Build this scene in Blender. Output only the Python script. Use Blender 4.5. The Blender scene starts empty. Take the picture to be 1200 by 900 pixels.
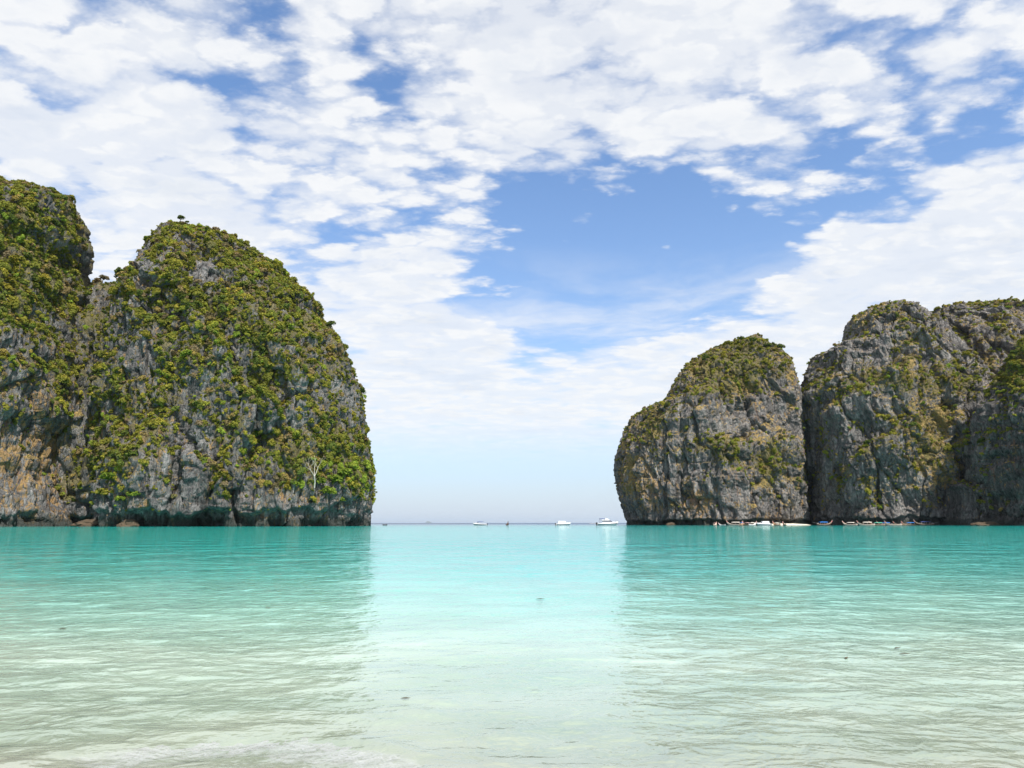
import bpy, bmesh, math, random
import numpy as np
from mathutils import Vector, Matrix, Euler

random.seed(7)
RNG = np.random.default_rng(11)
R = math.radians
S = bpy.context.scene
C = S.collection

# ------------------------------------------------------------------ camera
CAM_H = 1.6
PITCH = R(11.5)
cam_d = bpy.data.cameras.new('camera')
cam_d.sensor_width = 36.0
cam_d.lens = 24.0
cam_d.clip_start = 0.1
cam_d.clip_end = 200000.0
cam = bpy.data.objects.new('camera', cam_d)
C.objects.link(cam)
cam.location = (0, 0, CAM_H)
cam.rotation_euler = (R(90) + PITCH, 0, 0)
S.camera = cam

# ------------------------------------------------------------------ render
S.render.engine = 'CYCLES'
S.cycles.use_denoising = True
try:
    S.cycles.denoiser = 'OPENIMAGEDENOISE'
    S.cycles.denoising_input_passes = 'RGB_ALBEDO_NORMAL'
except Exception:
    pass
S.cycles.max_bounces = 5
S.cycles.diffuse_bounces = 2
S.cycles.glossy_bounces = 2
S.cycles.transmission_bounces = 2
S.cycles.transparent_max_bounces = 8
S.cycles.volume_bounces = 0
S.cycles.sample_clamp_indirect = 4.0
S.view_settings.view_transform = 'Standard'
S.view_settings.look = 'None'
S.view_settings.gamma = 1.0
S.view_settings.use_curve_mapping = False
S.view_settings.exposure = 0.7

SUN_EL, SUN_AZ = R(52), R(150)      # azimuth clockwise from the viewing direction (+Y)
SKY_STR = 0.12


# ---- where a picture point looks (used to take measurements off the photo)
def ray(px, py):
    dx, dv = (px - 600) / 800.0, (450 - py) / 800.0
    cp, sp = math.cos(PITCH), math.sin(PITCH)
    return np.array([dx, cp - dv * sp, sp + dv * cp])


def at(px, py, Y0, m=0.0):
    d = ray(px, py)
    t = Y0 / (d[1] - m * d[0])
    return np.array([0, 0, CAM_H]) + d * t


def project(P):
    cp, sp = math.cos(PITCH), math.sin(PITCH)
    z = P[..., 2] - CAM_H
    f = P[..., 1] * cp + z * sp
    u = -P[..., 1] * sp + z * cp
    f = np.maximum(f, 1e-3)
    return 600 + 800 * P[..., 0] / f, 450 - 800 * u / f


# ------------------------------------------------------------------ node helper
class NT:
    def __init__(self, tree):
        self.t = tree
        self.n = tree.nodes
        self.l = tree.links

    def put(self, sock, v):
        if v is None:
            return
        if isinstance(v, bpy.types.NodeSocket):
            self.l.new(v, sock)
        else:
            if isinstance(v, tuple) and len(v) == 3 and sock.type == 'RGBA':
                v = (*v, 1)
            sock.default_value = v

    def node(self, typ, **props):
        n = self.n.new(typ)
        for k, v in props.items():
            setattr(n, k, v)
        return n

    def math(self, op, a, b=None, c=None, clamp=False):
        n = self.node('ShaderNodeMath', operation=op, use_clamp=clamp)
        self.put(n.inputs[0], a)
        self.put(n.inputs[1], b)
        self.put(n.inputs[2], c)
        return n.outputs[0]

    def vmath(self, op, a, b=None, out=0):
        n = self.node('ShaderNodeVectorMath', operation=op)
        self.put(n.inputs[0], a)
        if op == 'SCALE':
            self.put(n.inputs[3], b)
        else:
            self.put(n.inputs[1], b)
        return n.outputs[out]

    def mix(self, f, a, b, blend='MIX'):
        n = self.node('ShaderNodeMix', data_type='RGBA', blend_type=blend, clamp_factor=True)
        self.put(n.inputs[0], f)
        self.put(n.inputs[6], a)
        self.put(n.inputs[7], b)
        return n.outputs[2]

    def rng(self, v, a, b, c=0.0, d=1.0, smooth=True):
        n = self.node('ShaderNodeMapRange', interpolation_type='SMOOTHSTEP' if smooth else 'LINEAR', clamp=True)
        self.put(n.inputs[0], v)
        for i, x in enumerate((a, b, c, d)):
            self.put(n.inputs[1 + i], x)
        return n.outputs[0]

    def noise(self, vec, scale, detail=4, rough=0.55, dist=0.0, lac=2.0, out=0):
        n = self.node('ShaderNodeTexNoise')
        self.put(n.inputs['Vector'], vec)
        n.inputs['Scale'].default_value = scale
        n.inputs['Detail'].default_value = detail
        n.inputs['Roughness'].default_value = rough
        n.inputs['Lacunarity'].default_value = lac
        n.inputs['Distortion'].default_value = dist
        return n.outputs[out]

    def voronoi(self, vec, scale, feature='F1', smooth=None, out=0, detail=0):
        n = self.node('ShaderNodeTexVoronoi', feature=feature)
        self.put(n.inputs['Vector'], vec)
        n.inputs['Scale'].default_value = scale
        if 'Detail' in n.inputs:
            n.inputs['Detail'].default_value = detail
        if smooth is not None:
            n.inputs['Smoothness'].default_value = smooth
        return n.outputs[out]

    def ramp(self, f, stops, interp='LINEAR'):
        n = self.node('ShaderNodeValToRGB')
        cr = n.color_ramp
        cr.interpolation = interp
        while len(cr.elements) < len(stops):
            cr.elements.new(0.5)
        for e, (p, c) in zip(cr.elements, stops):
            e.position = p
            e.color = (*c, 1) if len(c) == 3 else c
        self.put(n.inputs[0], f)
        return n.outputs[0]

    def scale3(self, vec, s):
        return self.vmath('MULTIPLY', vec, s)

    def bump(self, h, strength, dist, normal=None):
        n = self.node('ShaderNodeBump')
        n.inputs['Strength'].default_value = strength
        n.inputs['Distance'].default_value = dist
        self.put(n.inputs['Height'], h)
        self.put(n.inputs['Normal'], normal)
        return n.outputs[0]

    def attr(self, name, out=2, kind='GEOMETRY'):
        n = self.node('ShaderNodeAttribute', attribute_name=name, attribute_type=kind)
        return n.outputs[out]


# ------------------------------------------------------------------ world
W = bpy.data.worlds.new('World')
S.world = W
W.use_nodes = True
W.node_tree.nodes.clear()
w = NT(W.node_tree)
sky = w.node('ShaderNodeTexSky', sky_type='NISHITA', sun_disc=False)
sky.sun_elevation = SUN_EL
sky.sun_rotation = SUN_AZ
sky.altitude = 0
sky.air_density = 1.0
sky.dust_density = 1.0
sky.ozone_density = 1.5
tc = w.node('ShaderNodeTexCoord')
dirn = w.vmath('NORMALIZE', tc.outputs['Generated'])
sep = w.node('ShaderNodeSeparateXYZ')
w.put(sep.inputs[0], dirn)
zz = w.math('MAXIMUM', sep.outputs[2], 0.0)
HK = 0.10
den = w.math('ADD', zz, HK)
comb = w.node('ShaderNodeCombineXYZ')
w.put(comb.inputs[0], w.math('DIVIDE', sep.outputs[0], den))
w.put(comb.inputs[1], w.math('DIVIDE', sep.outputs[1], den))
P0 = comb.outputs[0]


def cloudpt(px, py):
    d = ray(px, py)
    d = d / np.linalg.norm(d)
    return np.array([d[0], d[1], 0]) / (max(d[2], 0) + HK)


# slow warp so that edges of the cloud field wander
wr = w.noise(P0, 1.6, 3, 0.5, out=1)
wr = w.vmath('SCALE', w.vmath('SUBTRACT', wr, (0.5, 0.5, 0.5)), 0.55)
PW = w.vmath('ADD', P0, wr)


def blob(c, rx, ry, ang=0.0, vec=None):
    """1 inside an ellipse of the cloud sheet, fading to 0 at its rim"""
    m = w.node('ShaderNodeMapping', vector_type='TEXTURE')
    m.inputs['Location'].default_value = (c[0], c[1], 0)
    m.inputs['Rotation'].default_value = (0, 0, ang)
    m.inputs['Scale'].default_value = (rx, ry, 1)
    w.put(m.inputs[0], PW if vec is None else vec)
    v2 = w.vmath('MULTIPLY', m.outputs[0], (1, 1, 0))
    ln = w.vmath('LENGTH', v2, out=1)
    return w.rng(ln, 0.45, 1.15, 1.0, 0.0)


def pxblob(x0, y0, x1, y1, **k):
    """ellipse of the cloud sheet that spans the given picture box"""
    a, b = cloudpt(x0, (y0 + y1) / 2), cloudpt(x1, (y0 + y1) / 2)
    c, d = cloudpt((x0 + x1) / 2, y0), cloudpt((x0 + x1) / 2, y1)
    cen = (c + d) / 2
    return blob((cen[0], cen[1]), abs(b[0] - a[0]) / 2, abs(d[1] - c[1]) / 2, **k)


cov = None
for (box, wt) in (
        ((500, 190, 960, 410), -0.62),     # the clear blue gap
        ((400, 155, 760, 290), -0.16),
        ((560, 330, 760, 440), -0.22),
        ((390, 30, 480, 140), -0.14),      # thin place upper left
        ((240, 0, 340, 60), -0.10),
        ((1120, 30, 1300, 190), -0.20),
        ((880, 130, 1100, 330), -0.14),
        ((900, 180, 1400, 400), 0.30),     # bank over the right cliffs
        ((380, 280, 640, 470), 0.20),      # bank over the gap, left
        ((-60, -40, 420, 330), 0.17),
        ((520, -40, 900, 230), 0.16),
        ((700, 390, 960, 520), 0.10)):
    t = w.math('MULTIPLY', pxblob(*box), wt)
    cov = t if cov is None else w.math('ADD', cov, t)

# puffs: two scales of billow plus fine wisps
rot = w.node('ShaderNodeMapping', vector_type='POINT')
rot.inputs['Rotation'].default_value = (0, 0, R(24))
rot.inputs['Scale'].default_value = (0.8, 1.15, 1)
w.put(rot.inputs[0], P0)
PR = rot.outputs[0]
fine = w.noise(PR, 9.0, 6, 0.62, out=1)
PF = w.vmath('ADD', PR, w.vmath('SCALE', w.vmath('SUBTRACT', fine, (0.5, 0.5, 0.5)), 0.16))
n1 = w.noise(PR, 3.2, 9, 0.60, 0.25)
v1 = w.voronoi(PF, 8.0, 'SMOOTH_F1', 0.55)
v2 = w.voronoi(PF, 17.0, 'SMOOTH_F1', 0.5)
puff = w.math('ADD', w.math('MULTIPLY', v1, -0.62), w.math('MULTIPLY', v2, -0.42))
puff = w.math('ADD', w.math('MULTIPLY', w.math('ADD', puff, 0.36), w.rng(zz, 0.16, 0.40, 0.30, 1.0)), -0.36)
dens = w.math('ADD', w.math('ADD', n1, puff), w.math('ADD', cov, 0.585))
alpha = w.rng(dens, 0.25, 0.68)
gaps = w.math('MAXIMUM', w.rng(v1, 0.40, 0.66), w.math('MULTIPLY', w.rng(v2, 0.42, 0.68), 0.8))
alpha = w.math('MULTIPLY', alpha, w.math('SUBTRACT', 1.0, w.math('MULTIPLY', gaps, 0.14)))
# thin veil that never quite breaks up, low over the sea
veil = w.noise(w.scale3(PW, (0.55, 1.0, 1)), 2.0, 6, 0.6)
lowband = w.math('MULTIPLY', w.rng(zz, 0.10, 0.20), w.rng(zz, 0.28, 0.40, 1.0, 0.0))
va = w.math('MULTIPLY', w.rng(veil, 0.38, 0.66), w.math('MULTIPLY', lowband, 0.75))
alpha = w.math('MAXIMUM', alpha, va)
# clouds thin out into the haze right above the sea
alpha = w.math('MULTIPLY', alpha, w.rng(zz, 0.06, 0.16))
# lit tops and pale grey bellies
core = w.rng(dens, 0.55, 1.05)
n2 = w.noise(PR, 5.0, 5, 0.6)
belly = w.math('ADD', w.math('MULTIPLY', core, w.rng(n2, 0.38, 0.66)), w.math('MULTIPLY', gaps, 0.30), clamp=True)
cl = w.mix(belly, (4.95, 5.0, 5.05), (4.2, 4.4, 4.7))
base = w.mix(1.0, sky.outputs[0], (0.70, 0.93, 1.13), 'MULTIPLY')
# sea haze whitens the sky low down
lowf = w.math('POWER', 2.718, w.math('MULTIPLY', zz, -5.2))
base = w.mix(w.math('MULTIPLY', lowf, 0.92), base, (3.7, 4.05, 4.6))
skyc = w.mix(w.math('MULTIPLY', alpha, 0.96), base, cl)
bg = w.node('ShaderNodeBackground')
w.put(bg.inputs[0], skyc)
bg.inputs[1].default_value = SKY_STR
wo = w.node('ShaderNodeOutputWorld')
w.l.new(bg.outputs[0], wo.inputs[0])
W.cycles.sampling_method = 'MANUAL'
W.cycles.sample_map_resolution = 512

# ------------------------------------------------------------------ sun
sun_d = bpy.data.lights.new('sun', 'SUN')
sun_d.energy = 4.3
sun_d.angle = R(0.55)
sun_d.color = (1.0, 0.955, 0.88)
sun = bpy.data.objects.new('sun', sun_d)
C.objects.link(sun)
sd = Vector((math.sin(SUN_AZ) * math.cos(SUN_EL), math.cos(SUN_AZ) * math.cos(SUN_EL), math.sin(SUN_EL)))
sun.rotation_euler = sd.to_track_quat('Z', 'Y').to_euler()


# ------------------------------------------------------------------ helpers
def tag(o, label=None, cat=None, group=None, kind=None):
    if label:
        o['label'] = label
    if cat:
        o['category'] = cat
    if group:
        o['group'] = group
    if kind:
        o['kind'] = kind
    return o


def link(name, data, parent=None, loc=None):
    o = bpy.data.objects.new(name, data)
    C.objects.link(o)
    if parent:
        o.parent = parent
    if loc is not None:
        o.location = loc
    return o


def mesh_np(name, V, F, mat=None, smooth=True, attrs=None):
    me = bpy.data.meshes.new(name)
    V = np.ascontiguousarray(V, dtype=np.float32).reshape(-1, 3)
    F = np.ascontiguousarray(F, dtype=np.int32)
    k = F.shape[1]
    me.vertices.add(len(V))
    me.vertices.foreach_set('co', V.ravel())
    me.loops.add(F.size)
    me.loops.foreach_set('vertex_index', F.ravel())
    me.polygons.add(len(F))
    me.polygons.foreach_set('loop_start', np.arange(0, F.size, k, dtype=np.int32))
    me.polygons.foreach_set('use_smooth', np.full(len(F), smooth))
    for an, av in (attrs or {}).items():
        a = me.attributes.new(an, 'FLOAT', 'POINT')
        a.data.foreach_set('value', np.ascontiguousarray(av, dtype=np.float32).ravel())
    me.update(calc_edges=True)
    if mat:
        me.materials.append(mat)
    return me


def grid_faces(nr, nc, wrap=False):
    i = np.arange(nr - 1)[:, None]
    j = np.arange(nc if wrap else nc - 1)[None, :]
    j2 = (j + 1) % nc
    a, b = i * nc + j, i * nc + j2
    c, d = (i + 1) * nc + j2, (i + 1) * nc + j
    return np.stack([a, b, c, d], -1).reshape(-1, 4)


# vectorised gradient noise
_perm = np.random.default_rng(5).permutation(256).astype(np.int32)
_perm = np.concatenate([_perm, _perm, _perm])
_g = np.random.default_rng(6).normal(size=(256, 3))
_g = (_g / np.linalg.norm(_g, axis=1, keepdims=True)).astype(np.float32)


def perlin(x, y, z):
    x, y, z = (np.asarray(q, np.float32) for q in np.broadcast_arrays(x, y, z))
    xi, yi, zi = np.floor(x).astype(np.int32), np.floor(y).astype(np.int32), np.floor(z).astype(np.int32)
    xf, yf, zf = x - xi, y - yi, z - zi
    xi &= 255
    yi &= 255
    zi &= 255
    u, v, ww = (q * q * q * (q * (q * 6 - 15) + 10) for q in (xf, yf, zf))
    r = 0
    for dx in (0, 1):
        wx = u if dx else 1 - u
        for dy in (0, 1):
            wy = v if dy else 1 - v
            pxy = _perm[_perm[xi + dx] + yi + dy]
            for dz in (0, 1):
                wz = ww if dz else 1 - ww
                g = _g[_perm[pxy + zi + dz] & 255]
                r = r + wx * wy * wz * (g[..., 0] * (xf - dx) + g[..., 1] * (yf - dy) + g[..., 2] * (zf - dz))
    return r * 1.6


def fbm(x, y, z, oct=4, gain=0.5):
    r, a, f = 0, 1.0, 1.0
    for k in range(oct):
        r = r + a * perlin(x * f + 17.3 * k, y * f - 9.1 * k, z * f + 4.7 * k)
        a *= gain
        f *= 2.03
    return r


def ridged(x, y, z, oct=3, gain=0.5):
    r, a, f = 0, 1.0, 1.0
    for k in range(oct):
        r = r + a * (1 - 2 * np.abs(perlin(x * f + 7.7 * k, y * f + 3.1 * k, z * f)))
        a *= gain
        f *= 2.1
    return r


def facets(x, y, z, seed=0):
    """angular blocks: every cell of a random lattice is a tilted plane; also the gap to the next block"""
    x, y, z = (np.asarray(q, np.float32) for q in (x, y, z))
    xi, yi, zi = np.floor(x).astype(np.int32), np.floor(y).astype(np.int32), np.floor(z).astype(np.int32)
    d1 = np.full(x.shape, 9.0, np.float32)
    d2 = np.full(x.shape, 9.0, np.float32)
    h = np.zeros(x.shape, np.float32)
    for dx in (-1, 0, 1):
        for dy in (-1, 0, 1):
            for dz in (-1, 0, 1):
                a = _perm[_perm[_perm[(xi + dx + seed) & 255] + ((yi + dy) & 255)] + ((zi + dz) & 255)]
                j, k = _g[a], _g[(a + 91) & 255]
                rx = x - (xi + dx + 0.5 + 0.45 * j[..., 0])
                ry = y - (yi + dy + 0.5 + 0.45 * j[..., 1])
                rz = z - (zi + dz + 0.5 + 0.45 * j[..., 2])
                d = rx * rx + ry * ry + rz * rz
                hit = d < d1
                d2 = np.where(hit, d1, np.minimum(d2, d))
                d1 = np.where(hit, d, d1)
                h = np.where(hit, 0.35 * k[..., 0] + 0.75 * (k[..., 1] * rx + k[..., 2] * ry + j[..., 1] * rz), h)
    return h, np.sqrt(d2) - np.sqrt(d1)


def sstep(a, b, x):
    t = np.clip((x - a) / (b - a), 0, 1)
    return t * t * (3 - 2 * t)


def new_mat(name):
    m = bpy.data.materials.new(name)
    m.use_nodes = True
    m.node_tree.nodes.clear()
    n = NT(m.node_tree)
    out = n.node('ShaderNodeOutputMaterial')
    return m, n, out


def principled(n, out, color, rough=0.6, spec=0.5, normal=None, metallic=0.0, ior=None):
    b = n.node('ShaderNodeBsdfPrincipled')
    n.put(b.inputs['Base Color'], color)
    n.put(b.inputs['Roughness'], rough)
    n.put(b.inputs['Specular IOR Level'], spec)
    n.put(b.inputs['Metallic'], metallic)
    if ior:
        b.inputs['IOR'].default_value = ior
    n.put(b.inputs['Normal'], normal)
    n.l.new(b.outputs[0], out.inputs[0])
    return b


def wpos(n):
    return n.node('ShaderNodeNewGeometry').outputs['Position']


# ------------------------------------------------------------------ materials: rock
def rock_mat(name, dark, mid, light, tan, tan_amt, warm):
    m, n, out = new_mat(name)
    p = wpos(n)
    big = n.noise(p, 0.035, 4, 0.6)
    stre = n.noise(n.scale3(p, (1, 1, 0.16)), 0.32, 6, 0.66, 0.6)
    fine = n.noise(n.scale3(p, (1, 1, 0.5)), 1.1, 6, 0.7)
    f = n.math('ADD', n.math('MULTIPLY', stre, 0.75), n.math('MULTIPLY', fine, 0.50))
    f = n.math('ADD', f, n.math('MULTIPLY', n.math('SUBTRACT', big, 0.5), 0.35))
    col = n.ramp(f, [(0.44, dark), (0.57, mid), (0.68, tuple(0.6 * a + 0.4 * b for a, b in zip(mid, light))), (0.80, light)])
    # pale lime streaks running down
    wst = n.noise(n.scale3(p, (1, 1, 0.07)), 0.55, 4, 0.6)
    col = n.mix(n.math('MULTIPLY', n.rng(wst, 0.60, 0.72), 0.55), col, tuple(min(1, c * 1.35) for c in light))
    # black algae streaks
    bst = n.noise(n.scale3(p, (1, 1, 0.05)), 0.40, 4, 0.6, 0.3)
    col = n.mix(n.math('MULTIPLY', n.rng(bst, 0.60, 0.70), 0.65), col, (0.035, 0.037, 0.042))
    # iron / lichen staining
    t1 = n.noise(n.scale3(p, (1, 1, 0.55)), 0.30, 8, 0.75, 0.6)
    tv = n.math('ADD', t1, n.math('MULTIPLY', n.attr('stain'), 0.12))
    col = n.mix(n.math('MULTIPLY', n.rng(tv, 0.58 - tan_amt, 0.64 - tan_amt), 0.85), col, tan)
    t2 = n.noise(n.scale3(p, (1, 1, 0.25)), 0.10, 5, 0.65, 0.4)
    tv2 = n.math('ADD', t2, n.math('MULTIPLY', n.attr('stain'), 0.10))
    col = n.mix(n.math('MULTIPLY', n.rng(tv2, 0.63, 0.72), 0.6), col, warm)
    # dry grass and leaf litter on slopes and between bushes
    gn = n.noise(p, 0.55, 6, 0.7)
    gr = n.attr('grass')
    gcol = n.ramp(gn, [(0.30, (0.10, 0.085, 0.025)), (0.48, (0.25, 0.185, 0.06)), (0.62, (0.40, 0.26, 0.095)), (0.75, (0.20, 0.19, 0.045))])
    ga = n.rng(n.math('ADD', gr, n.math('MULTIPLY', n.math('SUBTRACT', gn, 0.5), 1.5)), 0.35, 0.65)
    col = n.mix(n.math('MULTIPLY', ga, 0.9), col, gcol)
    vg = n.attr('veg')
    vcol = n.ramp(fine, [(0.32, (0.06, 0.058, 0.022)), (0.5, (0.125, 0.112, 0.042)), (0.68, (0.20, 0.155, 0.075))])
    va = n.rng(n.math('ADD', vg, n.math('MULTIPLY', n.math('SUBTRACT', fine, 0.5), 1.6)), 0.45, 0.75)
    col = n.mix(n.math('MULTIPLY', va, 0.85), col, vcol)
    # black-green tone along the waterline, thinning out upward
    sx = n.node('ShaderNodeSeparateXYZ')
    n.put(sx.inputs[0], p)
    tl = n.math('ADD', sx.outputs[2], n.math('MULTIPLY', n.math('SUBTRACT', gn, 0.5), 5.0))
    col = n.mix(n.math('MULTIPLY', n.rng(tl, 2.5, 5.5, 1.0, 0.0), 0.8), col, (0.03, 0.036, 0.03))
    h1 = n.noise(n.scale3(p, (1, 1, 0.4)), 0.7, 8, 0.68, 0.4)
    vr = n.voronoi(n.scale3(p, (1, 1, 0.35)), 0.55, 'DISTANCE_TO_EDGE')
    hh = n.math('ADD', n.math('MULTIPLY', h1, 1.2), n.math('MULTIPLY', n.math('MINIMUM', vr, 0.12), 2.2))
    nb = n.bump(hh, 1.0, 1.6)
    principled(n, out, col, 0.92, 0.15, nb)
    return m


ROCK_WARM = rock_mat('rock_warm', (0.035, 0.033, 0.032), (0.105, 0.102, 0.10), (0.29, 0.28, 0.27), (0.33, 0.205, 0.085), 0.01, (0.30, 0.13, 0.06))
ROCK_COOL = rock_mat('rock_cool', (0.038, 0.035, 0.034), (0.122, 0.112, 0.108), (0.32, 0.30, 0.28), (0.32, 0.20, 0.085), 0.0, (0.25, 0.13, 0.07))
ROCK_SHADED = rock_mat('rock_shaded', (0.024, 0.022, 0.021), (0.072, 0.066, 0.063), (0.22, 0.205, 0.19), (0.30, 0.18, 0.075), -0.02, (0.2, 0.10, 0.06))  # same rock toned down: shade of the right headland put into its colours


# ------------------------------------------------------------------ materials: foliage
def foliage_mat(name, stops, instanced=False):
    m, n, out = new_mat(name)
    p = wpos(n)
    k = n.noise(p, 0.9, 3, 0.6)
    if instanced:
        f = n.attr('tint', kind='INSTANCER')
        col = n.ramp(f, stops)
    else:
        col = n.ramp(k, stops)
    col = n.mix(n.rng(k, 0.35, 0.68), n.mix(1.0, col, (0.66, 0.70, 0.66), 'MULTIPLY'), n.mix(1.0, col, (1.22, 1.18, 1.1), 'MULTIPLY'))
    d = n.node('ShaderNodeBsdfDiffuse')
    t = n.node('ShaderNodeBsdfTranslucent')
    n.put(d.inputs[0], col)
    n.put(t.inputs[0], n.mix(1.0, col, (1.0, 1.05, 0.5), 'MULTIPLY'))
    mx = n.node('ShaderNodeMixShader')
    mx.inputs[0].default_value = 0.30
    n.l.new(d.outputs[0], mx.inputs[1])
    n.l.new(t.outputs[0], mx.inputs[2])
    n.l.new(mx.outputs[0], out.inputs[0])
    return m


TINTS = [(q_, tuple(k_ * v_ for k_, v_ in zip((2.15, 1.98, 1.9), c_))) for q_, c_ in [(0.00, (0.085, 0.095, 0.020)), (0.18, (0.118, 0.122, 0.022)), (0.34, (0.060, 0.085, 0.022)),
         (0.48, (0.160, 0.150, 0.026)), (0.60, (0.105, 0.155, 0.025)), (0.70, (0.195, 0.170, 0.030)),
         (0.80, (0.130, 0.105, 0.048)), (0.90, (0.105, 0.088, 0.058)), (1.00, (0.115, 0.165, 0.026))]]
FOL_INST = foliage_mat('foliage_mixed', TINTS, True)
FOL = {
    'olive': foliage_mat('foliage_olive', [(0.3, (0.18, 0.175, 0.033)), (0.7, (0.26, 0.24, 0.042))]),
    'dark': foliage_mat('foliage_dark', [(0.3, (0.075, 0.105, 0.026)), (0.7, (0.12, 0.15, 0.035))]),
    'lime': foliage_mat('foliage_lime', [(0.3, (0.13, 0.18, 0.028)), (0.7, (0.19, 0.25, 0.038))]),
    'yellow': foliage_mat('foliage_yellow', [(0.3, (0.18, 0.155, 0.025)), (0.7, (0.25, 0.215, 0.035))]),
    'dry': foliage_mat('foliage_dry', [(0.3, (0.12, 0.10, 0.055)), (0.7, (0.17, 0.14, 0.075))]),
}


def plain(name, col, rough=0.6, spec=0.4, var=0.12, scale=2.0):
    m, n, out = new_mat(name)
    k = n.noise(wpos(n), scale, 4, 0.6)
    c = n.mix(k, tuple(x * (1 - var) for x in col), tuple(min(1, x * (1 + var)) for x in col))
    principled(n, out, c, rough, spec)
    return m


BARK = plain('bark', (0.16, 0.13, 0.10), 0.9, 0.1, 0.4, 3.0)
DEADWOOD = plain('dead_wood', (0.50, 0.46, 0.40), 0.9, 0.1, 0.2, 3.0)

# ------------------------------------------------------------------ cliffs
ALL_PTS = []      # candidate plant sites: (cliff key, position, normal, pixel, veg)


def interp_edge(pts, Y0, m):
    """traced edge (px,py) -> arrays z, x in the cliff's own upright plane"""
    W3 = np.array([at(px, py, Y0, m) for px, py in pts])
    o = np.argsort(W3[:, 2])
    return W3[o, 2], W3[o, 0]


def blobs(px, py, lst):
    r = np.zeros_like(px)
    for (cx, cy, rx, ry, wt) in lst:
        r += wt * np.exp(-(((px - cx) / rx) ** 2 + ((py - cy) / ry) ** 2))
    return r


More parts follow.
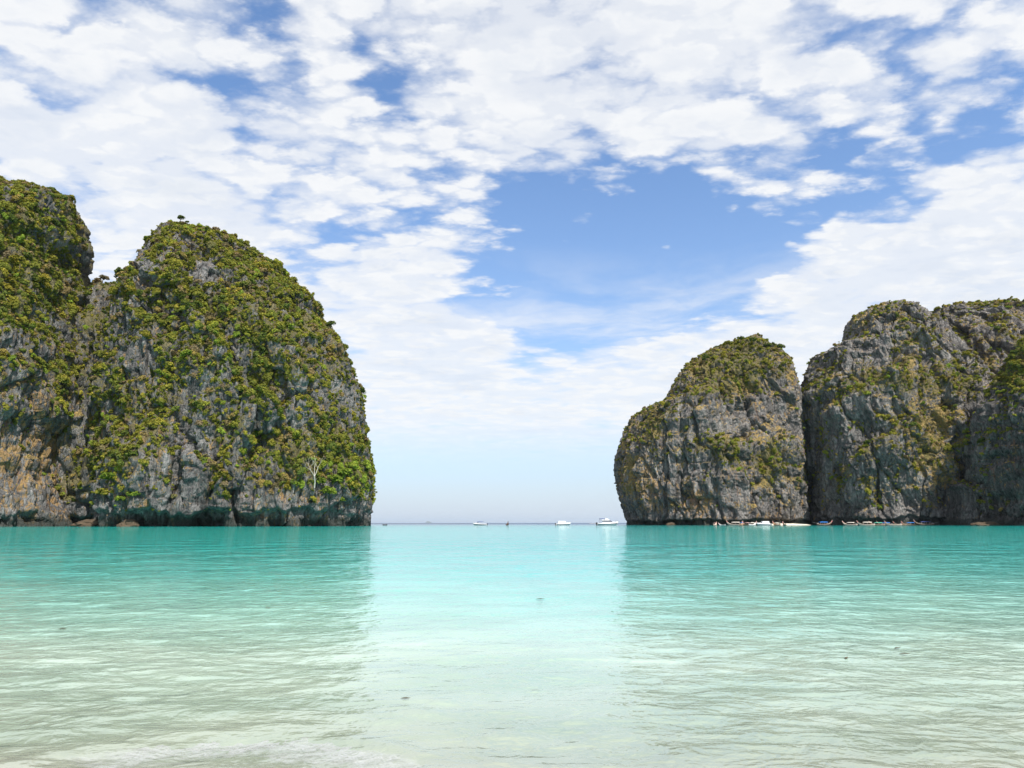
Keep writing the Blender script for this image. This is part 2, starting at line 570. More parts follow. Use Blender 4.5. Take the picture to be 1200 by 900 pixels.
def make_cliff(key, name, label, left, right, Y0, m, b0, top_pow, mat, ncol, nrow, notch=(7.0, 7.0), flute=1.0,
               lumps=7.0, veg_base=0.3, veg_bl=(), grass_base=-0.2, grass_bl=(), stain_base=0.0, stain_bl=(), seed=0.0, n_exp=2.6,
               carve=(), front_span=math.pi * 1.15, lean=0.0, crag=1.0, steps=()):
    zl, xl = interp_edge(left, Y0, m)
    zr, xr = interp_edge(right, Y0, m)
    H = max(zl.max(), zr.max())
    # rows: even in height, closing on the summit
    t = np.linspace(0, 1, nrow)
    z = -4 + (H + 4) * (1 - (1 - t) ** 1.12)
    L, Rr = np.interp(z, zl, xl), np.interp(z, zr, xr)
    close = np.sqrt(np.clip(1 - ((z - (H - 6)) / 6.0).clip(0, 1) ** 2, 0, 1))
    cx, a = (L + Rr) / 2, np.maximum((Rr - L) / 2, 0.3) * close
    hz = np.clip(z / H, 0, 1)
    b = b0 * np.clip(1 - hz ** top_pow, 0, 1) ** 0.55 * close + 0.2
    yc = Y0 + lean * hz * b0
    # columns: fine on the seaward half, coarse behind
    nb = max(24, ncol // 8)
    th = np.concatenate([np.linspace(1.5 * math.pi - front_span / 2, 1.5 * math.pi + front_span / 2, ncol, endpoint=False),
                         np.linspace(1.5 * math.pi + front_span / 2, 3.5 * math.pi - front_span / 2, nb, endpoint=False)])
    c, s = np.cos(th), np.sin(th)
    ex = 2.0 / n_exp
    ux, uy = np.sign(c) * np.abs(c) ** ex, np.sign(s) * np.abs(s) ** ex
    X = cx[:, None] + a[:, None] * ux[None, :]
    Y = yc[:, None] + m * X + b[:, None] * uy[None, :]
    Z = np.repeat(z[:, None], len(th), 1)
    P = np.stack([X, Y, Z], -1)
    nc = len(th)
    # the plan is deep, so its widest line of sight is not its middle: take the traced widths as measured across the rim
    el, er = np.array(left, float), np.array(right, float)
    el, er = el[np.argsort(el[:, 1])], er[np.argsort(er[:, 1])]
    rr_ = np.arange(nrow)
    for _ in range(4):
        qx, qy = project(P)
        il, ir = qx.argmin(1), qx.argmax(1)
        dl = qx[rr_, il] - np.interp(qy[rr_, il], el[:, 1], el[:, 0])
        dr = qx[rr_, ir] - np.interp(qy[rr_, ir], er[:, 1], er[:, 0])
        per = (Y0 + m * cx) / 800.0
        kk_ = np.clip((H - z) / 12.0, 0, 1)
        L, Rr = L - dl * per * kk_, Rr - dr * per * kk_
        cx, a = (L + Rr) / 2, np.maximum((Rr - L) / 2, 0.3) * close
        X = cx[:, None] + a[:, None] * ux[None, :]
        Y = yc[:, None] + m * X + b[:, None] * uy[None, :]
        P = np.stack([X, Y, Z], -1)

    def normals(P):
        du = np.roll(P, -1, 1) - np.roll(P, 1, 1)
        dv = np.gradient(P, axis=0)
        N = np.cross(du, dv)
        ln = np.linalg.norm(N, axis=-1, keepdims=True)
        return N / np.maximum(ln, 1e-6)
    N = normals(P)
    # keep the traced rim where it is: broad lumps act mainly on the faces that look out over the bay
    face = np.clip(np.abs(N[..., 1]), 0, 1)
    keep = 0.30 + 0.70 * face
    x, y, zc = P[..., 0] + seed, P[..., 1] + seed * 1.7, P[..., 2]
    small = np.clip(a / 12.0, 0.15, 1)[:, None]
    d = lumps * fbm(x / 55, y / 55, zc / 70, 3) * keep * small
    pxx, pyy = project(P)
    for (bx, by, brx, bry, amt) in carve:
        d = d + amt * np.exp(-(((pxx - bx) / brx) ** 2 + ((pyy - by) / bry) ** 2)) * (uy[None, :] < 0.2)
    for (x0_, y0_, x1_, y1_, amt, wd) in steps:       # ledges: the rock below the line stands out
        yl = y0_ + (y1_ - y0_) * np.clip((pxx - x0_) / (x1_ - x0_), 0, 1) + 5 * perlin(P[..., 0] / 14, P[..., 2] / 40, seed)
        side = sstep(x0_ - 12, x0_ + 6, pxx) * sstep(x1_ + 12, x1_ - 6, pxx)
        d = d + amt * sstep(-wd, wd, pyy - yl) * np.exp(-np.clip(pyy - yl, 0, None) / 70.0) * side * face * (uy[None, :] < 0.2)
    P = P + N * d[..., None]
    N = normals(P)
    # buttresses, flutes, ledges
    x, y, zc = P[..., 0] + seed, P[..., 1] + seed * 1.7, P[..., 2]
    wob = 3.0 * perlin(x / 25, y / 25, zc / 25)
    d = 2.4 * flute * (ridged((x + wob) / 19, y / 19, zc / 75, 2) - 0.6) * keep * small
    d = d + 0.8 * flute * (ridged((x + wob) / 7.5, y / 7.5, zc / 26, 2) - 0.6) * small
    wx, wy, wz_ = x + 1.2 * perlin(x / 9, y / 9, zc / 9), y + 1.2 * perlin(x / 9 + 5, y / 9, zc / 9), zc + 2 * perlin(x / 9, y / 9 + 7, zc / 9)
    fh, fg = facets((wx + 0.18 * wz_) / 21, wy / 21, wz_ / 52, 3)
    d = d + (7.0 * fh - 2.2 * (1 - sstep(0.0, 0.12, fg))) * crag * (0.35 + 0.65 * keep) * small
    fh, fg = facets((wx + 0.10 * wz_) / 6.5, wy / 6.5, wz_ / 19, 9)
    d = d + (2.6 * fh - 0.9 * (1 - sstep(0.0, 0.14, fg))) * crag * np.clip(small, 0.4, 1)
    fh, fg = facets(wx / 2.6, wy / 2.6, wz_ / 6.5, 21)
    d = d + 1.0 * fh * crag * np.clip(small, 0.4, 1)
    led = zc + 4 * perlin(x / 30, y / 30, zc / 60)
    lf = (led / 11.0) % 1.0
    d = d + 1.1 * (lf - 0.5) * sstep(-0.3, 0.5, perlin(x / 22, y / 22, zc / 22)) * small
    d = d + 0.75 * fbm(x / 3.4, y / 3.4, zc / 5.5, 3, 0.6) * np.clip(small, 0.5, 1)
    d = d + 0.45 * np.sign(perlin(x / 4.5, y / 4.5, zc / 6)) * np.abs(perlin(x / 2.5, y / 2.5, zc / 3)) ** 0.5
    nn = N.copy()
    nn[..., 2] *= 0.6
    P = P + nn * d[..., None]
    # wave-cut notch along the waterline
    dep, hgt = notch
    hn = hgt * (0.55 + 0.75 * (0.5 + 0.6 * perlin(x / 14, y / 14, 3.3)) + 0.25 * perlin(x / 4, y / 4, 8.8))
    cut = dep * (0.7 + 0.5 * perlin(x / 20, y / 20, 9.1)) * (1 - sstep(0.75, 1.05, (P[..., 2]) / np.maximum(hn, 1.0)))
    nh = N.copy()
    nh[..., 2] = 0
    nh /= np.maximum(np.linalg.norm(nh, axis=-1, keepdims=True), 1e-3)
    P = P - nh * (cut * (0.25 + 0.75 * face))[..., None]
    # last fit of the rim to its traced line (bushes stand a little proud of the rock)
    ins = 2.5 if key in 'ABSF' else 1.0
    ker = np.exp(-np.linspace(-2, 2, 25) ** 2)
    ker /= ker.sum()
    for _ in range(2):
        qx, qy = project(P)
        il, ir = qx.argmin(1), qx.argmax(1)
        dl = qx[rr_, il] - np.interp(qy[rr_, il], el[:, 1], el[:, 0]) - ins
        dr = qx[rr_, ir] - np.interp(qy[rr_, ir], er[:, 1], er[:, 0]) + ins
        dl, dr = (np.convolve(np.pad(q * np.clip((H - z) / 14.0, 0, 1), 12, mode='edge'), ker, 'valid') for q in (dl, dr))
        u_ = (P[..., 0] - P[..., 0].min(1, keepdims=True)) / np.maximum(np.ptp(P[..., 0], axis=1)[:, None], 1e-3)
        P[..., 0] -= ((1 - u_) * dl[:, None] + u_ * dr[:, None]) * (P[..., 1] / 800.0)
    P[..., 2] = np.where(P[..., 2] > H * 0.6, H * 0.6 + (P[..., 2] - H * 0.6) * ((H - 1.5 - H * 0.6) / max(P[..., 2].max() - H * 0.6, 1)), P[..., 2])
    N = normals(P)
    # where plants, grass and stains sit
    px, py = project(P)
    x, y, zc = P[..., 0] + seed, P[..., 1], P[..., 2]
    clump = fbm(x / 16, y / 16, zc / 22, 3, 0.6)
    up = N[..., 2]
    veg = veg_base + 0.42 * clump + 0.55 * np.clip(up, -0.5, 1) + blobs(px, py, veg_bl)
    veg = veg * sstep(8, 16, zc + 3 * clump)
    grass = grass_base + 0.45 * fbm(x / 12 + 9, y / 12, zc / 10, 3) + 0.5 * np.clip(up, -0.3, 1) + blobs(px, py, grass_bl)
    grass = grass * sstep(5, 12, zc)
    stain = stain_base + blobs(px, py, stain_bl)
    V = P.reshape(-1, 3)
    F = grid_faces(nrow, nc, True)
    top = len(V)
    tp = P[-1].mean(0)
    tp[2] += 0.3
    # summit fan as thin quads
    j = np.arange(nc)
    base = (nrow - 1) * nc
    j2 = (j + 1) % nc
    fan = np.stack([base + j, base + j2, np.full(nc, top), np.full(nc, top)], -1)
    V = np.concatenate([V, tp[None]])
    att = {'veg': np.append(veg, veg_base + 0.4), 'grass': np.append(grass, 0), 'stain': np.append(stain, 0)}
    me = bpy.data.meshes.new(name)
    polys = np.concatenate([F.ravel(), fan[:, :3].ravel()]).astype(np.int32)
    starts = np.concatenate([np.arange(len(F)) * 4, len(F) * 4 + np.arange(nc) * 3]).astype(np.int32)
    me.vertices.add(len(V))
    me.vertices.foreach_set('co', V.astype(np.float32).ravel())
    me.loops.add(len(polys))
    me.loops.foreach_set('vertex_index', polys)
    me.polygons.add(len(starts))
    me.polygons.foreach_set('loop_start', starts)
    me.polygons.foreach_set('use_smooth', np.ones(len(starts), bool))
    for k_, v_ in att.items():
        at_ = me.attributes.new(k_, 'FLOAT', 'POINT')
        at_.data.foreach_set('value', v_.astype(np.float32))
    me.update(calc_edges=True)
    me.validate()
    me.materials.append(mat)
    o = tag(link(name, me), label, None, None, 'structure')
    # candidate plant sites with their share of the surface
    du = np.linalg.norm(np.roll(P, -1, 1) - P, axis=-1)
    dv = np.linalg.norm(np.gradient(P, axis=0), axis=-1)
    area = du * dv
    ALL_PTS.append(dict(key=key, P=P.reshape(-1, 3), N=N.reshape(-1, 3), px=px.ravel(), py=py.ravel(), veg=veg.ravel(),
                        grass=grass.ravel(), area=area.ravel(), vis=(np.repeat(uy[None, :], nrow, 0).ravel() < 0.5)))
    return o


# left headland (runs out of frame to the left)
make_cliff('A', 'cliff', 'bushy left headland ending in a rounded brow, cut off by the picture edge',
           left=[(-330, 612), (-300, 420), (-240, 330), (-150, 250), (-70, 219), (-40, 214)],
           right=[(116, 613), (113, 560), (119, 520), (121, 480), (120, 430), (118, 390), (117, 365), (112, 345), (106, 328), (107, 318), (114, 304), (113, 293),
                  (108, 280), (107, 266), (100, 256), (91, 245), (80, 234), (62, 226), (40, 221), (10, 216), (-10, 214)],
           Y0=345, m=0.10, b0=62, top_pow=3.0, mat=ROCK_WARM, ncol=430, nrow=330, seed=31, lumps=6, notch=(7, 6.5),
           veg_base=0.30, veg_bl=[(40, 300, 120, 90, 0.55), (20, 470, 60, 40, 0.1), (60, 550, 90, 60, -0.35), (10, 560, 40, 50, -0.2), (95, 440, 30, 60, 0.1)],
           grass_base=-0.15, grass_bl=[(60, 520, 100, 90, 0.25)], stain_base=0.05, stain_bl=[(60, 530, 110, 90, 0.75)],
           carve=[(118, 480, 12, 200, -6)])
# saddle between the two left summits
make_cliff('S', 'cliff', 'low vegetated saddle joining the left headland to the tall domed cliff',
           left=[(20, 612), (40, 420), (70, 350), (96, 332)],
           right=[(240, 612), (220, 420), (190, 350), (152, 330)],
           Y0=392, m=0.10, b0=42, top_pow=3.0, mat=ROCK_WARM, ncol=220, nrow=220, seed=77, lumps=5, notch=(6, 5),
           veg_base=0.55, veg_bl=[(130, 560, 20, 60, 0.3)], stain_base=0.1)
# tall domed left cliff
make_cliff('B', 'cliff', 'tall domed left cliff, grey rock thick with green bushes, plunging into the bay',
           left=[(105, 612), (100, 520), (106, 440), (118, 380), (130, 345), (143, 325), (151, 310), (166, 286), (178, 269), (184, 262), (191, 259)],
           right=[(437, 612), (439, 596), (441, 575), (440, 556), (437, 540), (433, 512), (430, 482), (427, 462), (418, 440), (410, 421), (398, 401),
                  (386, 381), (375, 361), (358, 341), (340, 323), (310, 300), (280, 283), (240, 269), (212, 261), (200, 259)],
           Y0=385, m=0.12, b0=62, top_pow=2.0, mat=ROCK_WARM, ncol=640, nrow=470, seed=0, lumps=7, notch=(8, 8), n_exp=2.4,
           veg_base=0.43, veg_bl=[(300, 360, 110, 80, 0.28), (240, 320, 20, 22, -0.7), (165, 300, 16, 35, -0.45), (165, 420, 30, 22, -0.5), (215, 520, 22, 60, -0.4),
                                  (270, 400, 26, 30, -0.3), (405, 560, 45, 40, 0.45), (190, 555, 60, 40, -0.12), (170, 490, 50, 60, 0.15),
                                  (250, 590, 160, 22, -0.45), (340, 400, 30, 30, -0.15), (360, 470, 26, 40, -0.2), (420, 470, 18, 70, -0.25)],
           grass_base=-0.25, grass_bl=[(170, 560, 50, 30, 0.2)], stain_base=0.0, stain_bl=[(160, 520, 60, 90, 0.35), (330, 590, 60, 30, 0.4), (210, 340, 40, 40, 0.35)],
           carve=[(215, 530, 10, 70, -4), (118, 470, 16, 160, -5), (300, 470, 12, 90, -3)])
# right island
make_cliff('C', 'cliff', 'blunt grey rock dome on the right with a green cap, standing clear of its neighbour',
           left=[(733, 612), (726, 591), (721, 572), (718, 552), (719, 538), (724, 522), (730.5, 503), (736, 494), (746, 485), (755, 483), (769, 476),
                 (779, 466), (785, 452), (792, 440), (800, 430), (811, 420), (828, 410), (844, 404), (857, 397), (872, 394)],
           right=[(951, 612), (949, 580), (946, 547), (943, 519), (942, 491), (941, 463), (938, 449), (933, 433), (928, 416), (920, 408), (909, 404), (894, 397), (884, 394)],
           Y0=560, m=0.0, b0=66, top_pow=2.4, mat=ROCK_COOL, ncol=520, nrow=380, seed=210, lumps=8, notch=(6, 4.5), flute=1.15,
           veg_base=-0.05, veg_bl=[(870, 415, 60, 40, 0.85), (840, 455, 50, 30, 0.45), (890, 535, 50, 22, 0.55), (905, 555, 22, 30, 0.45), (835, 525, 30, 14, 0.5), (775, 500, 30, 30, 0.3), (735, 540, 20, 50, 0.2),
                                   (755, 490, 20, 16, 0.4), (940, 560, 14, 40, 0.35), (775, 530, 16, 8, 0.45), (870, 480, 35, 25, -0.35), (790, 593, 8, 6, 0.8), (848, 545, 25, 30, 0.05)],
           grass_base=0.08, grass_bl=[(865, 452, 24, 12, 0.9), (820, 430, 18, 16, 0.8), (770, 500, 25, 20, 0.5), (735, 545, 16, 25, 0.35), (905, 540, 25, 40, 0.35), (925, 430, 14, 30, 0.3),
                                       (738, 575, 10, 25, 0.4)],
           stain_base=0.1, stain_bl=[(762, 575, 14, 35, 0.9), (735, 550, 22, 40, 0.5), (820, 590, 25, 25, 0.9), (905, 590, 16, 40, 0.3)],
           steps=[(825, 522, 940, 512, 9, 9), (742, 512, 830, 446, 6, 8), (850, 462, 932, 458, 4, 6), (800, 560, 900, 548, 4, 6)],
           carve=[(870, 478, 36, 26, -5), (800, 560, 10, 60, -5), (950, 520, 12, 150, -6), (860, 545, 50, 30, 4), (900, 590, 8, 40, -4)])
# right massif: front-left pillar, high back wall, sloping skirt
make_cliff('D', 'cliff', 'steep grey massif beside the rock dome, ledges of dry grass on its face',
           left=[(938, 612), (938, 565), (938, 533), (934, 501), (932, 469), (937, 453), (942, 437), (949, 420), (962, 412), (980, 408), (985, 398), (989, 379),
                 (1000, 367), (1020, 358), (1044, 354)],
           right=[(1290, 612), (1220, 500), (1150, 420), (1105, 372), (1090, 361), (1080, 357), (1066, 354)],
           Y0=560, m=-0.14, b0=60, top_pow=2.2, mat=ROCK_COOL, ncol=520, nrow=430, seed=330, lumps=8, notch=(8, 6.5), flute=1.2,
           veg_base=0.02, veg_bl=[(1030, 440, 60, 16, 0.4), (1090, 500, 50, 60, 0.36), (1120, 450, 25, 40, 0.35), (1060, 530, 40, 25, 0.4), (1020, 455, 50, 14, 0.35), (1000, 535, 20, 25, 0.35), (960, 500, 14, 50, 0.3),
                                   (1075, 400, 25, 30, 0.35), (985, 570, 20, 20, 0.3), (1010, 365, 30, 10, 0.3), (1018, 565, 8, 14, 0.6), (1070, 570, 60, 25, 0.2)],
           grass_base=0.0, grass_bl=[(1092, 505, 30, 50, 0.75), (1030, 440, 50, 12, 0.45), (1010, 370, 30, 14, 0.4), (1065, 420, 12, 25, 0.5), (1110, 560, 30, 20, 0.4)],
           stain_base=-0.05, stain_bl=[(1105, 560, 30, 30, 0.5)],
           steps=[(972, 482, 1068, 426, 12, 9), (1000, 548, 1075, 478, 7, 8), (1075, 560, 1135, 470, 9, 16), (990, 408, 1078, 398, 7, 6), (950, 470, 985, 440, 5, 6)],
           carve=[(1072, 415, 14, 40, -7), (965, 470, 8, 60, -4), (1030, 510, 90, 60, 6), (1105, 575, 10, 30, -4)])
make_cliff('E', 'cliff', 'high craggy back wall of the right massif under the skyline',
           left=[(1010, 612), (1040, 480), (1060, 420), (1076, 375), (1090, 360), (1104, 354), (1122, 355), (1148, 351)],
           right=[(1600, 612), (1520, 480), (1440, 400), (1360, 366), (1300, 358), (1230, 356), (1186, 351), (1168, 350)],
           Y0=590, m=-0.14, b0=62, top_pow=2.2, mat=ROCK_COOL, ncol=420, nrow=330, seed=415, lumps=9, notch=(6, 5), flute=1.1,
           veg_base=0.08, veg_bl=[(1130, 450, 30, 50, 0.6), (1180, 390, 40, 16, 0.25)], grass_base=0.05, grass_bl=[(1105, 480, 35, 50, 0.6), (1150, 420, 30, 30, 0.25)], stain_base=-0.2,
           steps=[(1090, 400, 1180, 380, 8, 7), (1085, 470, 1165, 420, 10, 14)],
           carve=[(1085, 390, 14, 40, -6)])
make_cliff('F', 'cliff', 'near dark headland at the right picture edge with bushes on its crown',
           left=[(1133, 613), (1134, 585), (1128, 560), (1127, 520), (1135, 492), (1148, 474), (1159, 453), (1170, 434), (1184, 412), (1204, 390), (1240, 376)],
           right=[(1640, 612), (1600, 520), (1540, 440), (1440, 392), (1340, 376), (1290, 374)],
           Y0=470, m=-0.16, b0=56, top_pow=2.6, mat=ROCK_SHADED, ncol=360, nrow=330, seed=505, lumps=6, notch=(8, 7), flute=1.2,
           veg_base=-0.15, veg_bl=[(1190, 425, 45, 45, 0.9), (1165, 500, 18, 20, 0.2), (1165, 590, 14, 10, 0.5)], grass_base=-0.3, grass_bl=[(1180, 560, 40, 40, 0.2)],
           stain_base=-0.1, stain_bl=[(1175, 530, 30, 60, 0.45)])
make_cliff('G', 'cliff', 'squat dark buttress at the foot of the near right headland',
           left=[(1103, 613), (1101, 600), (1106, 580), (1112, 568), (1120, 562)],
           right=[(1152, 613), (1152, 596), (1147, 578), (1140, 566), (1132, 562)],
           Y0=505, m=-0.2, b0=17, top_pow=4.0, mat=ROCK_SHADED, ncol=160, nrow=120, seed=560, lumps=2.0, notch=(3, 3.5), flute=0.8,
           veg_base=-0.3, grass_base=-0.2, stain_base=-0.1)

# ------------------------------------------------------------------ plants
def crown_mesh(name, seed, n_leaf, flat=0.8, lobes=7, leaf=0.14, mat=None, spread=0.55):
    """unit-radius crown: leaf clumps laid over uneven lobes, gaps between them"""
    g = np.random.default_rng(seed)
    cen = g.normal(size=(lobes, 3))
    cen /= np.linalg.norm(cen, axis=1, keepdims=True)
    cen *= spread * g.uniform(0.5, 1.0, (lobes, 1))
    cen[:, 2] = np.abs(cen[:, 2]) * 0.9 - 0.1
    rad = g.uniform(0.30, 0.52, lobes)
    k = g.integers(0, lobes, n_leaf)
    d = g.normal(size=(n_leaf, 3))
    d /= np.linalg.norm(d, axis=1, keepdims=True)
    d[:, 2] = np.where(d[:, 2] < -0.35, -d[:, 2], d[:, 2])
    rr = rad[k] * g.uniform(0.72, 1.08, n_leaf)
    p = cen[k] + d * rr[:, None]
    p[:, 2] *= flat
    nrm = d + g.normal(size=(n_leaf, 3)) * 0.45 + np.array([0, 0, 0.25])
    nrm /= np.linalg.norm(nrm, axis=1, keepdims=True)
    t = np.cross(nrm, g.normal(size=(n_leaf, 3)))
    t /= np.linalg.norm(t, axis=1, keepdims=True)
    b = np.cross(nrm, t)
    s = leaf * g.uniform(0.6, 1.3, n_leaf)[:, None]
    e = g.uniform(0.5, 0.95, n_leaf)[:, None]
    V = np.stack([p - t * s, p - b * s * e + nrm * s * 0.15, p + t * s, p + b * s * e - nrm * s * 0.1], 1).reshape(-1, 3)
    F = np.arange(n_leaf * 4).reshape(-1, 4)
    return mesh_np(name, V, F, mat, smooth=False)


def tube(bm, a, b, r0, r1, n=6):
    a, b = Vector(a), Vector(b)
    d = (b - a).normalized()
    u = d.orthogonal().normalized()
    v = d.cross(u)
    ra, rb = [], []
    for i in range(n):
        q = 2 * math.pi * i / n
        o = u * math.cos(q) + v * math.sin(q)
        ra.append(bm.verts.new(a + o * r0))
        rb.append(bm.verts.new(b + o * r1))
    for i in range(n):
        bm.faces.new((ra[i], ra[(i + 1) % n], rb[(i + 1) % n], rb[i]))
    bm.faces.new(rb)
    bm.faces.new(list(reversed(ra)))


def bm_mesh(name, bm, mat, smooth=False):
    bmesh.ops.recalc_face_normals(bm, faces=bm.faces)
    me = bpy.data.meshes.new(name)
    bm.to_mesh(me)
    bm.free()
    if smooth:
        for p in me.polygons:
            p.use_smooth = True
    me.materials.append(mat)
    return me


def limb_mesh(name, seed, mat, h=1.0, r=0.05, depth=3, spread=0.6, bend=0.12):
    """tapered, forking trunk"""
    g = random.Random(seed)
    bm = bmesh.new()

    def grow(p, d, ln, rad, lev):
        steps = 2
        for _ in range(steps):
            q = p + d * (ln / steps)
            tube(bm, p, q, rad, rad * 0.82, 5)
            p, rad = q, rad * 0.82
            d = (d + Vector((g.uniform(-bend, bend), g.uniform(-bend, bend), g.uniform(-0.02, bend)))).normalized()
        if lev:
            for _ in range(g.choice((2, 3))):
                nd = (d + Vector((g.uniform(-spread, spread), g.uniform(-spread, spread), g.uniform(-0.1, 0.5)))).normalized()
                grow(p, nd, ln * g.uniform(0.55, 0.8), rad * 0.72, lev - 1)
    grow(Vector((0, 0, -0.08)), Vector((0, 0, 1)), h * 0.42, r, depth)
    return bm_mesh(name, bm, mat)


NV = 5
VAR = [dict(n_leaf=460, flat=0.95, lobes=7), dict(n_leaf=420, flat=0.85, lobes=6), dict(n_leaf=500, flat=1.05, lobes=9),
       dict(n_leaf=380, flat=0.9, lobes=5, spread=0.65), dict(n_leaf=460, flat=1.0, lobes=11, spread=0.7)]
CROWN_I = [crown_mesh('crown_mixed', 100 + i, mat=FOL_INST, **VAR[i]) for i in range(NV)]
CROWN = {t: [] for t in FOL}
for t in FOL:
    for me in CROWN_I:
        c_ = me.copy()
        c_.materials.clear()
        c_.materials.append(FOL[t])
        CROWN[t].append(c_)
TRUNK = [limb_mesh('trunk', 40 + i, BARK, 1.0, 0.05, 2) for i in range(3)]

WHERE = {'A': 'the left headland', 'S': 'the saddle between the left summits', 'B': 'the tall domed left cliff', 'C': 'the blunt rock dome on the right',
         'D': 'the steep grey massif', 'E': 'the back wall of the right massif', 'F': 'the near dark right headland', 'G': 'the squat right buttress'}
COUNT = {'A': 6800, 'S': 2400, 'B': 13500, 'C': 4600, 'D': 5000, 'E': 3400, 'F': 2300, 'G': 40}
SIZE = {'A': (0.75, 2.9), 'S': (0.8, 2.6), 'B': (0.75, 2.9), 'C': (0.7, 2.6), 'D': (0.7, 2.6), 'E': (0.8, 2.8), 'F': (0.8, 2.9), 'G': (0.8, 1.6)}
INDIV = {'A': 62, 'S': 14, 'B': 104, 'C': 34, 'D': 32, 'E': 20, 'F': 24, 'G': 0}
SITES = {}
for T in ALL_PTS:
    k = T['key']
    wgt = T['area'] * (0.05 * sstep(-0.2, 0.2, T['veg']) + sstep(0.18, 0.60, T['veg'])) * (T['vis']) * (T['P'][:, 2] > 7)
    wgt = wgt * (np.abs(T['px'] - 600) < 760)
    tot = wgt.sum()
    if tot <= 0:
        continue
    n = COUNT[k]
    idx = RNG.choice(len(wgt), n, p=wgt / tot)
    SITES[k] = (T, idx)

STUFF = []
shrubs = []
for k, (T, idx) in SITES.items():
    P, N = T['P'][idx].copy(), T['N'][idx]
    n = len(idx)
    P += RNG.normal(size=P.shape) * np.array([0.5, 0.5, 0.5])
    lo, hi = SIZE[k]
    sc = lo + (hi - lo) * RNG.random(n) ** 2.5
    dens = sstep(0.3, 0.9, T['veg'][idx])
    sc *= 0.75 + 0.45 * dens
    # the sort of bush follows the spot: drier out on the bare ledges, lusher in the thick
    spot = fbm(P[:, 0] / 30 + 3, P[:, 1] / 30, P[:, 2] / 30, 2)
    tint = np.clip(0.30 + 0.24 * spot + RNG.normal(size=n) * 0.20, 0, 0.78)
    dry = RNG.random(n) < (0.14 + 0.25 * np.clip(T['grass'][idx], 0, 1))
    tint = np.where(dry, RNG.uniform(0.76, 0.93, n), tint)
    lime = RNG.random(n) < 0.02
    tint = np.where(lime, 1.0, tint)
    if k == 'B':
        lush = np.exp(-(((T['px'][idx] - 405) / 40) ** 2 + ((T['py'][idx] - 565) / 30) ** 2))
        tint = np.where(RNG.random(n) < lush * 0.6, RNG.choice([1.0, 0.62], n), tint)
    if k in 'DE':
        tint = np.where(~dry & (RNG.random(n) < 0.5), np.clip(tint + 0.22, 0.4, 0.74), tint)
    if k == 'C':
        tint = np.where((T['py'][idx] < 445) & ~dry, np.clip(tint, 0.20, 0.50), tint)
    P = P - N * (0.05 * sc)[:, None]
    rot = np.stack([N[:, 1] * -0.85 + RNG.normal(size=n) * 0.15, N[:, 0] * 0.85 + RNG.normal(size=n) * 0.15, RNG.uniform(0, 6.28, n)], 1)
    px, py = project(P)
    inframe = (px > 4) & (px < 1196) & (T['N'][idx][:, 1] < 0.15)
    big = np.argsort(-(sc / P[:, 1]) * inframe * (RNG.random(n) * 0.25 + 0.75))[:INDIV[k]]
    mask = np.ones(n, bool)
    mask[big] = False
    for i in big:
        tn = tint[i]
        kind = 'lime' if tn > 0.95 else 'dry' if tn > 0.76 else 'yellow' if tn > 0.44 else 'olive' if tn > 0.22 else 'dark'
        shrubs.append((k, P[i], sc[i] * 1.12, rot[i], kind))
    STUFF.append((k, P[mask], sc[mask], rot[mask], tint[mask]))

WORD = {'lime': 'bright lime green', 'dry': 'dry brownish', 'yellow': 'yellow green', 'olive': 'olive green', 'dark': 'dark green'}
protos = []
for i, (k, p, s, r, kind) in enumerate(shrubs):
    if i < NV:
        o = link('shrub', CROWN_I[i], None, p)
        protos.append(o)
        kind = 'olive'
    else:
        o = link('shrub', CROWN[kind][i % NV], None, p)
    o.scale = (s, s, s)
    o.rotation_euler = r
    zt = p[2] / {'A': 190, 'S': 140, 'B': 190, 'C': 150, 'D': 185, 'E': 190, 'F': 150, 'G': 40}[k]
    lab = '%s %s shrub %s %s' % ('big' if s > 2.8 else 'middling', WORD[kind], 'high on' if zt > 0.66 else 'halfway up' if zt > 0.33 else 'low on', WHERE[k])
    tag(o, lab, 'shrub', lab.replace('shrub', 'shrubs'))


def scatter_group():
    g = bpy.data.node_groups.new('scatter_bushes', 'GeometryNodeTree')
    g.interface.new_socket('Geometry', in_out='INPUT', socket_type='NodeSocketGeometry')
    g.interface.new_socket('Geometry', in_out='OUTPUT', socket_type='NodeSocketGeometry')
    gi, go = g.nodes.new('NodeGroupInput'), g.nodes.new('NodeGroupOutput')
    join = g.nodes.new('GeometryNodeJoinGeometry')
    for o in protos:
        oi = g.nodes.new('GeometryNodeObjectInfo')
        oi.transform_space = 'ORIGINAL'
        oi.inputs['Object'].default_value = o
        oi.inputs['As Instance'].default_value = True
        g.links.new(oi.outputs['Geometry'], join.inputs[0])
    iop = g.nodes.new('GeometryNodeInstanceOnPoints')
    g.links.new(gi.outputs[0], iop.inputs['Points'])
    g.links.new(join.outputs[0], iop.inputs['Instance'])
    iop.inputs['Pick Instance'].default_value = True

    def named(nm, typ, sock):
        a = g.nodes.new('GeometryNodeInputNamedAttribute')
        a.data_type = typ
        a.inputs[0].default_value = nm
        g.links.new(next(q for q in a.outputs if q.enabled), iop.inputs[sock])
    named('idx', 'INT', 'Instance Index')
    named('scl', 'FLOAT', 'Scale')
    named('eul', 'FLOAT_VECTOR', 'Rotation')
    g.links.new(iop.outputs[0], go.inputs[0])
    return g


